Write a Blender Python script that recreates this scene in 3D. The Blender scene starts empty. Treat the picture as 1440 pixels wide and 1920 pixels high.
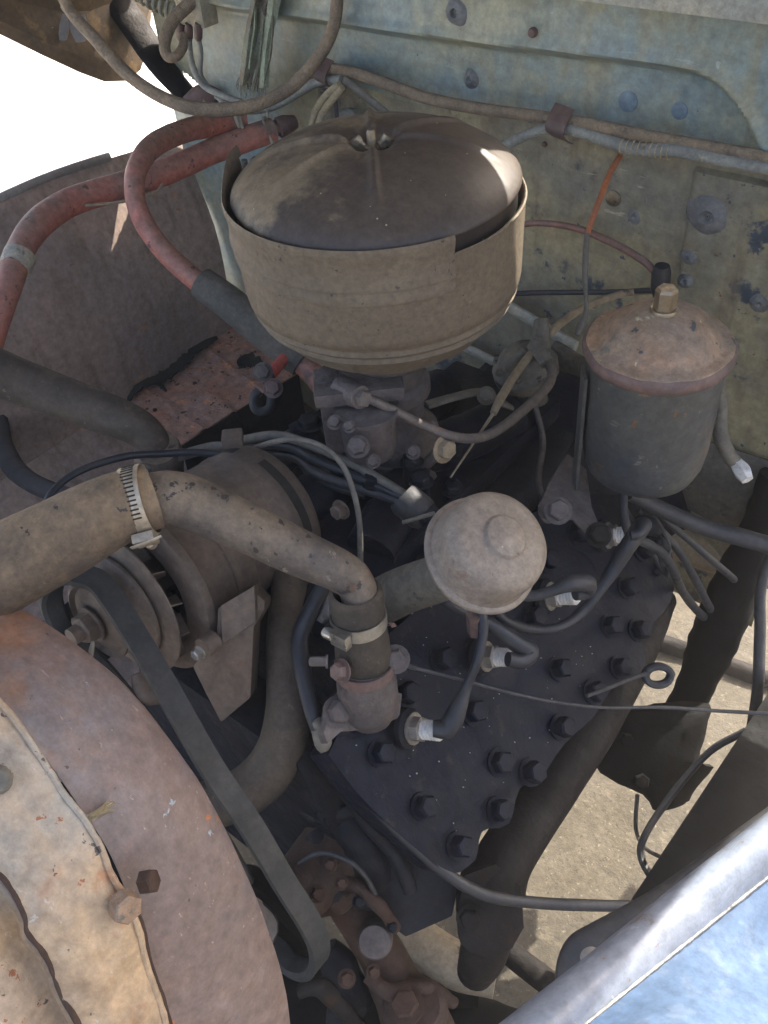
import bpy, bmesh, math, random
from mathutils import Vector, Matrix, noise
from math import sin, cos, pi, radians, sqrt, atan2
random.seed(7)
V = Vector

# ------------------------------------------------------------------ camera
# vehicle axes: +Y to the firewall, +X to the driver's (near) side, Z up, metres
FL = 1740.0                                  # focal length in photo pixels (photo 1440 x 1920)
PITCH, ROLL, YAW = radians(43), radians(-6), radians(43)
_fh = V((-sin(YAW), cos(YAW), 0)); _rt = V((cos(YAW), sin(YAW), 0))
CF = _fh*cos(PITCH)+V((0, 0, -sin(PITCH)))
_u = _rt.cross(CF)
CR = _rt*cos(ROLL)+_u*sin(ROLL)
CU = -_rt*sin(ROLL)+_u*cos(ROLL)
CAM = V((0.531, -0.603, 1.520))
sc = bpy.context.scene
cd = bpy.data.cameras.new('camera'); cam = bpy.data.objects.new('camera', cd)
sc.collection.objects.link(cam); sc.camera = cam
mw = Matrix((CR, CU, -CF)).transposed().to_4x4(); mw.translation = CAM
cam.matrix_world = mw
cd.sensor_fit = 'VERTICAL'; cd.sensor_height = 24.0; cd.lens = 24.0*FL/1920.0
cd.clip_start = 0.02; cd.clip_end = 500

# ------------------------------------------------------------------ sky and sun
SUN_TO = V((0.15, 0.80, 0.72)).normalized()     # direction towards the sun
sun_el = math.asin(SUN_TO.z); sun_az = atan2(SUN_TO.x, SUN_TO.y)
W = bpy.data.worlds.new("World"); sc.world = W; W.use_nodes = True
nt = W.node_tree; bg = nt.nodes['Background']
sky = nt.nodes.new('ShaderNodeTexSky'); sky.sky_type = 'NISHITA'; sky.sun_disc = False
sky.sun_elevation = sun_el; sky.sun_rotation = sun_az; sky.dust_density = 5.0; sky.air_density = .8; sky.ozone_density = .6
nt.links.new(sky.outputs[0], bg.inputs[0]); bg.inputs[1].default_value = 0.15
sd = bpy.data.lights.new('sun', 'SUN'); sd.energy = 4.2; sd.angle = radians(0.5); sd.color = (1, .93, .82)
so = bpy.data.objects.new('sun', sd); sc.collection.objects.link(so)
so.rotation_euler = SUN_TO.to_track_quat('Z', 'Y').to_euler()
sc.view_settings.view_transform = 'Standard'; sc.view_settings.look = 'None'
sc.view_settings.gamma = 1; sc.view_settings.exposure = 1.95
sc.render.engine = 'CYCLES'; sc.cycles.max_bounces = 8

# ------------------------------------------------------------------ measuring helpers
def P(px, py, d):
    """point d metres deep on the sight line of photo pixel px,py"""
    return CAM+(CF+CR*((px-720)/FL)-CU*((py-960)/FL))*d
def _hit(px, py, n, c):
    v = P(px, py, 1)-CAM
    return CAM+v*((c-CAM.dot(n))/v.dot(n))
def PX(px, py, x): return _hit(px, py, V((1, 0, 0)), x)
def PY(px, py, y): return _hit(px, py, V((0, 1, 0)), y)
def PZ(px, py, z): return _hit(px, py, V((0, 0, 1)), z)
def R(px, d): return px*d/FL                     # size in metres of px photo pixels at depth d
def depth(p): return (V(p)-CAM).dot(CF)

# ------------------------------------------------------------------ materials
def hexc(c):
    return tuple(c)+(1,) if len(c) == 3 else c
def mat(name, a, b, scale=9, dust=None, dust_amt=0., spot=None, spot_lo=.62, spot_scale=18, rough=.6, metal=0.,
        bump=.25, bscale=160, speck=None, detail=6, streak=None, coat=0, spec=.5, rvar=.18, third=None, grime=None, bias=None, mott=.24, spot_w=.05, chips=None, run=None, scratch=None, run_dir=(16, 16, 1.5)):
    m = bpy.data.materials.new(name); m.use_nodes = True
    t = m.node_tree; N = t.nodes; L = t.links; bs = N['Principled BSDF']
    tc = N.new('ShaderNodeTexCoord'); src = tc.outputs['Object']
    if streak:
        mp = N.new('ShaderNodeMapping'); mp.inputs['Scale'].default_value = streak; L.new(src, mp.inputs[0]); ssrc = mp.outputs[0]
    else: ssrc = src
    def nz(sc_, det=6, rgh=.6, s=src, off=0):
        n = N.new('ShaderNodeTexNoise'); n.inputs['Scale'].default_value = sc_; n.inputs['Detail'].default_value = det
        n.inputs['Roughness'].default_value = rgh
        if off:
            q = N.new('ShaderNodeVectorMath'); q.inputs[1].default_value = (off, off*.7, -off); L.new(s, q.inputs[0]); s = q.outputs[0]
        L.new(s, n.inputs['Vector']); return n.outputs['Fac']
    def ramp(fac, lo, hi):
        r = N.new('ShaderNodeMapRange'); r.interpolation_type = 'SMOOTHSTEP'
        r.inputs['From Min'].default_value = lo; r.inputs['From Max'].default_value = hi
        L.new(fac, r.inputs['Value']); return r.outputs[0]
    def mix(fac, c1, c2):
        x = N.new('ShaderNodeMix'); x.data_type = 'RGBA'
        if isinstance(fac, float): x.inputs['Factor'].default_value = fac
        else: L.new(fac, x.inputs['Factor'])
        for i, c in ((6, c1), (7, c2)):
            if isinstance(c, tuple): x.inputs[i].default_value = hexc(c)
            else: L.new(c, x.inputs[i])
        return x.outputs[2]
    def mul(f, k):
        x = N.new('ShaderNodeMath'); x.operation = 'MULTIPLY'; L.new(f, x.inputs[0])
        if isinstance(k, (int, float)): x.inputs[1].default_value = k
        else: L.new(k, x.inputs[1])
        return x.outputs[0]
    col = mix(ramp(nz(scale, detail, .62, ssrc), .36, .64), a, b)
    if third: col = mix(ramp(nz(scale*.55, 7, .65, src, 5), .48, .66), col, third)
    sp = None
    if spot:
        sn = nz(spot_scale, 8, .65, ssrc, 3)
        if bias:
            dp = N.new('ShaderNodeVectorMath'); dp.operation = 'DOT_PRODUCT'; L.new(src, dp.inputs[0]); dp.inputs[1].default_value = bias
            ad = N.new('ShaderNodeMath'); ad.operation = 'ADD'; L.new(sn, ad.inputs[0]); L.new(dp.outputs['Value'], ad.inputs[1]); sn = ad.outputs[0]
        sp = ramp(sn, spot_lo, spot_lo+spot_w); col = mix(sp, col, spot)
    if grime: col = mix(mul(ramp(nz(scale*2.7, 8, .7, ssrc, 9), .50, .72), .85), col, grime)
    if dust and dust_amt:
        g = N.new('ShaderNodeNewGeometry'); sx = N.new('ShaderNodeSeparateXYZ'); L.new(g.outputs['Normal'], sx.inputs[0])
        up = ramp(sx.outputs[2], -.3, .9)
        col = mix(mul(mul(up, ramp(nz(scale*1.4, 8, .7, src, 7), .25, .75)), dust_amt), col, dust)
    def mapped(sv):
        mp_ = N.new('ShaderNodeMapping'); mp_.inputs['Scale'].default_value = sv; L.new(src, mp_.inputs[0]); return mp_.outputs[0]
    if run: col = mix(mul(ramp(nz(1.6, 7, .6, mapped(run_dir), 13), .52, .70), .75), col, run)
    if scratch: col = mix(mul(ramp(nz(3, 6, .6, mapped((4, 60, 34)), 15), .66, .69), .8), col, scratch)
    chf = None
    if chips:
        for cc, cs, ct in chips: col = mix(ramp(nz(cs, 5, .6, src, cs), ct, ct+.02), col, cc)
    # fine value mottling
    fine = nz(bscale*.7, 5, .75)
    hv = N.new('ShaderNodeHueSaturation'); fr = N.new('ShaderNodeMapRange')
    fr.inputs['From Min'].default_value = .25; fr.inputs['From Max'].default_value = .75
    fr.inputs['To Min'].default_value = .66; fr.inputs['To Max'].default_value = 1.34
    L.new(fine, fr.inputs['Value'])
    f2 = N.new('ShaderNodeMapRange'); f2.inputs['From Min'].default_value = .3; f2.inputs['From Max'].default_value = .7
    f2.inputs['To Min'].default_value = 1-mott; f2.inputs['To Max'].default_value = 1+mott
    L.new(nz(70, 9, .80, src, 11), f2.inputs['Value'])
    L.new(mul(fr.outputs[0], f2.outputs[0]), hv.inputs['Value']); L.new(col, hv.inputs['Color']); col = hv.outputs[0]
    if speck:
        vo = N.new('ShaderNodeTexVoronoi'); vo.inputs['Scale'].default_value = 110; L.new(src, vo.inputs['Vector'])
        k = N.new('ShaderNodeMath'); k.operation = 'LESS_THAN'; L.new(vo.outputs['Distance'], k.inputs[0]); k.inputs[1].default_value = .085
        sep = N.new('ShaderNodeSeparateColor'); L.new(vo.outputs['Color'], sep.inputs[0])
        k2 = N.new('ShaderNodeMath'); k2.operation = 'GREATER_THAN'; L.new(sep.outputs[0], k2.inputs[0]); k2.inputs[1].default_value = .72
        col = mix(mul(k.outputs[0], k2.outputs[0]), col, speck)
    L.new(col, bs.inputs['Base Color'])
    rr = N.new('ShaderNodeMapRange'); rr.inputs['From Min'].default_value = .3; rr.inputs['From Max'].default_value = .7
    rr.inputs['To Min'].default_value = max(.05, rough-rvar); rr.inputs['To Max'].default_value = min(1, rough+rvar)
    L.new(nz(scale*2, 6, .7, src, 2), rr.inputs['Value']); L.new(rr.outputs[0], bs.inputs['Roughness'])
    bs.inputs['Metallic'].default_value = metal
    bs.inputs['Specular IOR Level'].default_value = spec
    if coat: bs.inputs['Coat Weight'].default_value = coat; bs.inputs['Coat Roughness'].default_value = .24
    b1 = N.new('ShaderNodeBump'); b1.inputs['Strength'].default_value = bump; b1.inputs['Distance'].default_value = .0012
    L.new(nz(bscale, 6, .7), b1.inputs['Height'])
    b2 = N.new('ShaderNodeBump'); b2.inputs['Strength'].default_value = bump*.8; b2.inputs['Distance'].default_value = .006
    L.new(nz(scale*3.5, 5, .6, src, 4), b2.inputs['Height']); L.new(b1.outputs[0], b2.inputs['Normal'])
    L.new(b2.outputs[0], bs.inputs['Normal'])
    return m

DUST = (.27, .235, .18)
M = {}
M['firewall'] = mat('dusty_blue_firewall_paint', (0.2679, 0.3262, 0.298), (0.1859, 0.2575, 0.2655), 5, DUST, .25, (0.3828, 0.3777, 0.2602), .55, 4, .45, bump=.3, bscale=90, grime=(0.3415, 0.31, 0.1743), third=(0.313, 0.3, 0.1936), spot_w=.12, mott=.2, chips=[((0.18, 0.1067, 0.05926), 60, .70), ((0.378, 0.3977, 0.3457), 90, .70)], run=(0.2969, 0.2813, 0.1877), scratch=(0.342, 0.388, 0.3752))
M['firewall_low'] = mat('dusty_firewall_lower', (0.4224, 0.3513, 0.1953), (0.2816, 0.2608, 0.1775), 5, DUST, .3, (0.05867, 0.07985, 0.1065), .57, 11, .6, bump=.3, bscale=90, grime=(0.1995, 0.165, 0.1154), third=(0.1877, 0.1863, 0.1509), spot_w=.06, mott=.18, chips=[((0.07333, 0.08555, 0.1084), 50, .66), ((0.1781, 0.08555, 0.04171), 80, .70)], run=(0.1886, 0.1473, 0.1001), scratch=(0.4714, 0.3993, 0.2753))
M['pale_dust_metal'] = mat('pale_dust_metal', (.42, .39, .30), (.30, .31, .27), 12, DUST, .3, (.15, .13, .10), .6, 24)
M['blue_dark'] = mat('dark_blue_engine_paint', (0.003559, 0.005755, 0.01609), (0.005081, 0.007194, 0.01564), 12, (0.01271, 0.01439, 0.01839), .35, (0.006355, 0.005596, 0.006896), .6, 20, .55, bump=.5, bscale=120, spec=.2, chips=[((0.02093, 0.01844, 0.01976), 60, .62), ((0.04187, 0.04479, 0.05269), 110, .70)])
M['black_iron'] = mat('greasy_black_iron', (0.008554, 0.0106, 0.01697), (0.0136, 0.01457, 0.01908), 16, (0.03498, 0.03534, 0.03711), .35, (0.02138, 0.01545, 0.01379), .62, 25, .6, bump=.6, bscale=110, spec=.2)
M['iron_brown'] = mat('brown_rusted_iron', (0.00987, 0.008192, 0.008002), (0.01525, 0.0117, 0.01053), 14, (0.0287, 0.02535, 0.02106), .4, (0.02332, 0.0117, 0.007374), .62, 22, .7, bump=.6, bscale=120, spec=.2)
M['cleaner'] = mat('dusty_air_cleaner_paint', (0.1484, 0.1174, 0.07802), (0.1225, 0.09515, 0.06565), 7, (0.193, 0.146, 0.0888), .5, (0.07424, 0.05712, 0.04036), .66, 30, .75, bump=.25, bscale=260, speck=(0.04454, 0.0349, 0.02422), spot_w=0.1, mott=0.14, chips=[((0.05758, 0.0452, 0.03578), 120, .66), ((0.1975, 0.1582, 0.1145), 90, .70)], run=(0.09465, 0.07533, 0.05867), run_dir=(0.712, 0.7062, 0.6778))
M['cover'] = mat('brown_black_air_cleaner_cover', (.070, .052, .040), (.042, .035, .034), 7, (.14, .11, .08), .5, (.26, .20, .12), .53, 9, .52, bump=.18, bscale=200, speck=(.45, .38, .25), spec=.45, rvar=.08, bias=(-1.3, -.5, 0), spot_w=.10, mott=.15)
M['rust_lid'] = mat('rusty_filter_lid', (0.2567, 0.1667, 0.1075), (0.1818, 0.138, 0.1075), 16, (0.3529, 0.299, 0.2151), .45, (0.09625, 0.09775, 0.08855), .6, 26, .6, bump=.5, bscale=150, third=(0.3208, 0.1955, 0.1139), spot_w=0.05, mott=0.3, chips=[((0.0744, 0.075, 0.077), 60, .62), ((0.4185, 0.38, 0.242), 80, .68)])
M['canister'] = mat('worn_blue_black_canister', (0.05843, 0.05984, 0.05601), (0.03851, 0.04488, 0.05327), 7, DUST, .35, (0.1394, 0.0748, 0.03415), .64, 24, .5, bump=.35, bscale=130, grime=(0.08632, 0.085, 0.07171), third=(0.07304, 0.0714, 0.06147), spot_w=.03, mott=.3, chips=[((0.1461, 0.0748, 0.03415), 60, .67), ((0.1594, 0.1564, 0.1366), 90, .69)], run=(0.02656, 0.03264, 0.05122), scratch=(0.1594, 0.1428, 0.1161), run_dir=(0.5692, 0.612, 0.661))
M['red_hose'] = mat('aged_red_rubber', (.50, .16, .115), (.36, .15, .115), 9, (.28, .22, .17), .75, (.16, .10, .085), .56, 12, .6, bump=.35, bscale=140, spot_w=.08, mott=.3, chips=[((.12, .07, .06), 70, .64)], run=(.27, .19, .15), run_dir=(5, 5, 5))
M['red_cable'] = mat('red_cable_rubber', (0.504, 0.084, 0.072), (0.36, 0.072, 0.06), 14, (0.36, 0.168, 0.12), .4, None, rough=.5)
M['grey_sleeve'] = mat('grey_rubber_sleeve', (.075, .078, .07), (.105, .10, .085), 18, DUST, .3, None, rough=.8, bump=.5, bscale=200)
M['hose'] = mat('dusty_radiator_hose', (0.1251, 0.08945, 0.05662), (0.08093, 0.06212, 0.04651), 8, (0.3973, 0.2672, 0.1416), .7, (0.2061, 0.1242, 0.06066), .62, 20, .75, bump=.35, bscale=220, grime=(0.1765, 0.1242, 0.07583), spot_w=0.08, mott=0.28, chips=[((0.04542, 0.03614, 0.02785), 70, .66)], scratch=(0.1982, 0.1506, 0.09752))
M['hose_dark'] = mat('dark_grey_rubber_hose', (0.03567, 0.03062, 0.02528), (0.05144, 0.04042, 0.03055), 12, (0.1508, 0.1103, 0.07375), .6, (0.1097, 0.07964, 0.05266), .6, 30, .75, bump=.4, bscale=200, chips=[((0.1372, 0.1041, 0.07375), 90, .68)], scratch=(0.1097, 0.08573, 0.06319))
M['pipe'] = mat('dusty_iron_pipe', (0.1205, 0.09465, 0.07012), (0.07832, 0.06456, 0.0551), 12, (0.3253, 0.2394, 0.1503), .65, (0.2048, 0.09465, 0.04508), .64, 22, .7, bump=.6, bscale=150, spot_w=0.04, mott=0.32, chips=[((0.0425, 0.03463, 0.03133), 80, .62), ((0.187, 0.09069, 0.04947), 55, .66), ((0.221, 0.1814, 0.1402), 90, .67)])
M['gen'] = mat('grey_painted_generator', (0.0931, 0.07447, 0.06295), (0.1261, 0.09131, 0.0686), 8, (0.2194, 0.1536, 0.1009), .4, (0.1535, 0.07914, 0.04438), .66, 16, .6, bump=.3, bscale=150, spot_w=0.05, mott=0.22, chips=[((0.07464, 0.05388, 0.04121), 90, .68), ((0.199, 0.09702, 0.05494), 60, .70)], scratch=(0.2115, 0.1508, 0.11))
M['belt'] = mat('worn_belt_rubber', (0.01313, 0.01565, 0.01804), (0.018, 0.02026, 0.02192), 10, DUST, .2, None, rough=.7, bump=.25, bscale=260)
M['steel'] = mat('zinc_steel', (.46, .45, .42), (.34, .33, .30), 20, DUST, .3, (.25, .2, .14), .62, 30, .38, .85, bump=.15)
M['warm_steel'] = mat('dusty_clamp_steel', (.55, .46, .34), (.40, .34, .26), 20, (.40, .32, .2), .4, None, rough=.45, metal=.6, bump=.15)
M['slot'] = mat('slot_dark', (.02, .018, .015), (.03, .027, .02), 20, rough=.9)  # near-black colour stands in for the shade inside slots and holes
M['breather'] = mat('taupe_breather_cap', (0.2211, 0.1768, 0.1408), (0.1713, 0.1492, 0.1308), 9, (0.3647, 0.2983, 0.2112), .5, (0.1879, 0.1105, 0.08048), .60, 11, .6, bump=.25, bscale=240, speck=(0.442, 0.3978, 0.3017), chips=[((0.2915, 0.251, 0.1916), 130, .70), ((0.1133, 0.07286, 0.05526), 80, .68)])
M['carb'] = mat('dirty_cast_carburettor', (0.1164, 0.09439, 0.08787), (0.08247, 0.07154, 0.07236), 20, (0.1941, 0.169, 0.1447), .5, (0.05821, 0.04968, 0.05169), .6, 30, .65, .2, bump=.6, bscale=130)
M['fuelline'] = mat('dull_steel_line', (0.1495, 0.1207, 0.1035), (0.115, 0.09775, 0.092), 20, (0.23, 0.1898, 0.1495), .5, (0.184, 0.09775, 0.069), .60, 30, .6, .1)
M['pump'] = mat('dusty_cast_pump', (0.15, 0.1387, 0.1125), (0.105, 0.0975, 0.0825), 18, (0.225, 0.195, 0.1425), .5, (0.0675, 0.06, 0.0525), .6, 25, .65, .1, bump=.5)
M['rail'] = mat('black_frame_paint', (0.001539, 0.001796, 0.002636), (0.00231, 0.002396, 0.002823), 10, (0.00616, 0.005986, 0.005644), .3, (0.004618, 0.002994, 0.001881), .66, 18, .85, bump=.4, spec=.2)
M['brown_panel'] = mat('rusty_brown_inner_fender', (0.3151, 0.2324, 0.1924), (0.2251, 0.1847, 0.1698), 5, (0.4802, 0.3576, 0.2688), .3, (0.4203, 0.2235, 0.1415), .62, 12, .6, bump=.35, bscale=110, spot_w=0.06, mott=0.25, chips=[((0.2542, 0.1326, 0.07195), 60, .68)], run=(0.1779, 0.1326, 0.1019), scratch=(0.2542, 0.1989, 0.1439))
M['rust_tray'] = mat('flaking_rust_tray', (0.3745, 0.1873, 0.1211), (0.2644, 0.1873, 0.1652), 12, (0.5728, 0.3306, 0.2203), .4, (0.6169, 0.2644, 0.1102), .6, 22, .8, bump=.8, bscale=100, grime=(0.2865, 0.2203, 0.1983), spot_w=0.05, mott=0.34, chips=[((0.32, 0.136, 0.056), 45, .62), ((0.056, 0.032, 0.024), 60, .63), ((0.24, 0.176, 0.136), 70, .68)], scratch=(0.24, 0.16, 0.12))
M['fender_lip'] = mat('grey_fender_lip', (.30, .29, .27), (.2, .18, .17), 14, DUST, .2, None, rough=.5)
M['shroud'] = mat('rust_bloomed_shroud', (0.234, 0.1606, 0.1341), (0.167, 0.1285, 0.1197), 5, (0.3208, 0.2571, 0.2154), .3, (0.401, 0.1735, 0.0718), .55, 6, .48, bump=.4, bscale=120, third=(0.1937, 0.1863, 0.2034), grime=(0.2673, 0.1671, 0.1197), spot_w=.16, mott=.18, chips=[((0.4544, 0.1671, 0.0718), 45, .69), ((0.09357, 0.06426, 0.05984), 80, .70), ((0.401, 0.4627, 0.5027), 34, .71)], run=(0.1538, 0.1285, 0.1317), scratch=(0.401, 0.3213, 0.2753), run_dir=(0.9, 0.9, 0.8617))
M['rad_metal'] = mat('sun_bleached_radiator_metal', (0.4857, 0.3346, 0.1901), (0.3642, 0.2789, 0.2001), 7, (0.4857, 0.357, 0.2202), .4, (0.3279, 0.1339, 0.05503), .56, 13, .55, bump=.5, bscale=100, third=(0.3157, 0.3124, 0.2802), grime=(0.2429, 0.1561, 0.0901), spot_w=.14, mott=.18, chips=[((0.2775, 0.102, 0.04332), 40, .63), ((0.0841, 0.06375, 0.05198), 85, .67), ((0.5046, 0.4675, 0.3899), 60, .72)], run=(0.185, 0.1445, 0.1126), scratch=(0.4878, 0.442, 0.3639), run_dir=(0.873, 0.9, 0.9))
M['fender_blue'] = mat('faded_blue_fender_paint', (0.05814, 0.0972, 0.1685), (0.06703, 0.108, 0.1797), 12, None, 0, (0.08208, 0.1188, 0.1835), .56, 40, .7, bump=.15, bscale=150, spec=.25, mott=.12, scratch=(0.08892, 0.1296, 0.1947))
M['fender_edge'] = mat('worn_blue_grey_fender_roll', (0.175, 0.2059, 0.2574), (0.2059, 0.2265, 0.2677), 9, None, 0, (0.1544, 0.1235, 0.1029), .66, 26, .42, bump=.2, bscale=120, rvar=.08, spec=.5, mott=.12, chips=[((0.2059, 0.1235, 0.08236), 90, .68)], scratch=(0.2882, 0.3089, 0.35))
M['wire_black'] = mat('black_wire', (0.0252, 0.02772, 0.03528), (0.042, 0.042, 0.0462), 20, (0.1008, 0.0924, 0.084), .4, None, rough=.55)
M['wire_grey'] = mat('dusty_grey_wire', (.14, .13, .11), (.10, .095, .085), 20, DUST, .45, None, rough=.7)
M['wire_blue'] = mat('blue_black_plug_lead', (0.01181, 0.01519, 0.02531), (0.02025, 0.02194, 0.027), 16, (0.04388, 0.0405, 0.03713), .4, None, rough=.5)
M['loom'] = mat('woven_dusty_loom', (0.2628, 0.2001, 0.1333), (0.1777, 0.138, 0.09853), 26, (0.4328, 0.3312, 0.2087), .55, (0.1391, 0.1104, 0.08114), .6, 40, .85, bump=.9, bscale=420)
M['loom_pale'] = mat('pale_taped_loom', (.30, .31, .27), (.22, .23, .21), 20, DUST, .3, (.42, .38, .25), .6, 30, .75, bump=.6, bscale=320)
M['cloth_yellow'] = mat('yellow_cloth_wire', (.46, .38, .22), (.36, .31, .21), 26, None, 0, (.25, .2, .13), .6, 40, .85, bump=.6, bscale=320)
M['orange_wire'] = mat('orange_wire', (.50, .17, .06), (.38, .14, .07), 20, None, 0, None, rough=.45)
M['pink_tube'] = mat('faded_red_brown_tube', (.26, .12, .09), (.2, .11, .09), 20, DUST, .4, None, rough=.55)
M['clip'] = mat('rust_brown_clip', (.15, .09, .075), (.11, .075, .07), 18, (.2, .14, .11), .4, None, rough=.6)
M['rag'] = mat('faded_brown_green_webbing', (0.195, 0.1575, 0.1125), (0.255, 0.285, 0.21), 22, None, 0, (0.105, 0.0825, 0.0675), .58, 40, .95, bump=.9, bscale=400)
M['rag_green'] = mat('faded_green_cloth', (0.308, 0.364, 0.266), (0.224, 0.252, 0.182), 30, None, 0, (0.14, 0.126, 0.084), .6, 40, .95, bump=.9, bscale=400)
M['hood'] = mat('rusty_hood_underside', (.17, .115, .065), (.11, .08, .05), 6, None, 0, (.26, .17, .08), .56, 12, .7, bump=.5, grime=(.07, .055, .045))
M['sealer'] = mat('grey_sealer', (.20, .205, .20), (.14, .145, .15), 24, DUST, .3, (.07, .07, .07), .62, 50, .5, bump=.9, bscale=80)
M['plug_blue'] = mat('blue_hole_plug', (.16, .23, .28), (.13, .19, .24), 30, DUST, .2, None, rough=.45)
M['brass'] = mat('dull_brass', (0.3192, 0.248, 0.1584), (0.228, 0.192, 0.1408), 30, DUST, .3, (0.114, 0.096, 0.0704), .6, 50, .4, .7)
M['ceramic'] = mat('white_plug_ceramic', (.72, .70, .66), (.62, .60, .56), 60, None, 0, (.2, .18, .16), .68, 60, .3, bump=.05)
M['crimp'] = mat('plug_body_steel', (.30, .27, .24), (.2, .19, .18), 40, DUST, .3, None, rough=.45, metal=.6)
M['rubber'] = mat('dusty_black_boot', (0.021, 0.0228, 0.03), (0.033, 0.033, 0.036), 24, (0.072, 0.066, 0.06), .4, None, rough=.6)
M['rust_cast'] = mat('orange_brown_casting', (0.06006, 0.02992, 0.0179), (0.03861, 0.02182, 0.01551), 14, (0.0858, 0.04576, 0.02685), .4, (0.1115, 0.03872, 0.01492), .62, 22, .8, bump=.8, bscale=90)
M['tan_pipe'] = mat('tan_dusty_pipe', (0.3375, 0.2643, 0.1688), (0.2475, 0.1913, 0.1237), 10, DUST, .4, (0.0675, 0.05063, 0.03938), .6, 14, .8, bump=.4)
M['box_cream'] = mat('cream_voltage_box', (.42, .36, .24), (.32, .29, .21), 20, DUST, .3, (.24, .13, .07), .66, 30, .7)
M['ground'] = mat('worn_asphalt', (0.08383, 0.0702, 0.04923), (0.06668, 0.0567, 0.0402), 3, None, 0, (0.1, 0.0828, 0.05743), .58, 11, .9, bump=1.4, bscale=150, speck=(0.2477, 0.207, 0.1477), mott=.3, chips=[((0.0381, 0.0324, 0.02461), 160, .62), ((0.1619, 0.1395, 0.09845), 120, .64), ((0.04287, 0.0315, 0.02461), 12, .70)])
M['concrete'] = mat('pale_concrete', (.78, .75, .70), (.70, .68, .63), 1.2, None, 0, None, rough=.85, bump=.4, bscale=60)

# ------------------------------------------------------------------ mesh helpers
C = sc.collection
def perp(a):
    a = a.normalized(); t = V((0, 0, 1)) if abs(a.z) < .9 else V((1, 0, 0))
    u = a.cross(t).normalized(); return u, a.cross(u).normalized()

def spline(pts, n=6):
    """Catmull-Rom through points (vectors or tuples of any length)"""
    if len(pts) < 3 or n <= 1:
        return [tuple(p) for p in pts]
    q = [tuple(p) for p in pts]; q = [tuple(2*a-b for a, b in zip(q[0], q[1]))]+q+[tuple(2*a-b for a, b in zip(q[-1], q[-2]))]
    out = []
    for i in range(1, len(q)-2):
        for k in range(n):
            t = k/n
            out.append(tuple(.5*((2*b)+(-a+c)*t+(2*a-5*b+4*c-d)*t*t+(-a+3*b-3*c+d)*t**3) for a, b, c, d in zip(q[i-1], q[i], q[i+1], q[i+2])))
    out.append(q[-2]); return out

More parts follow.
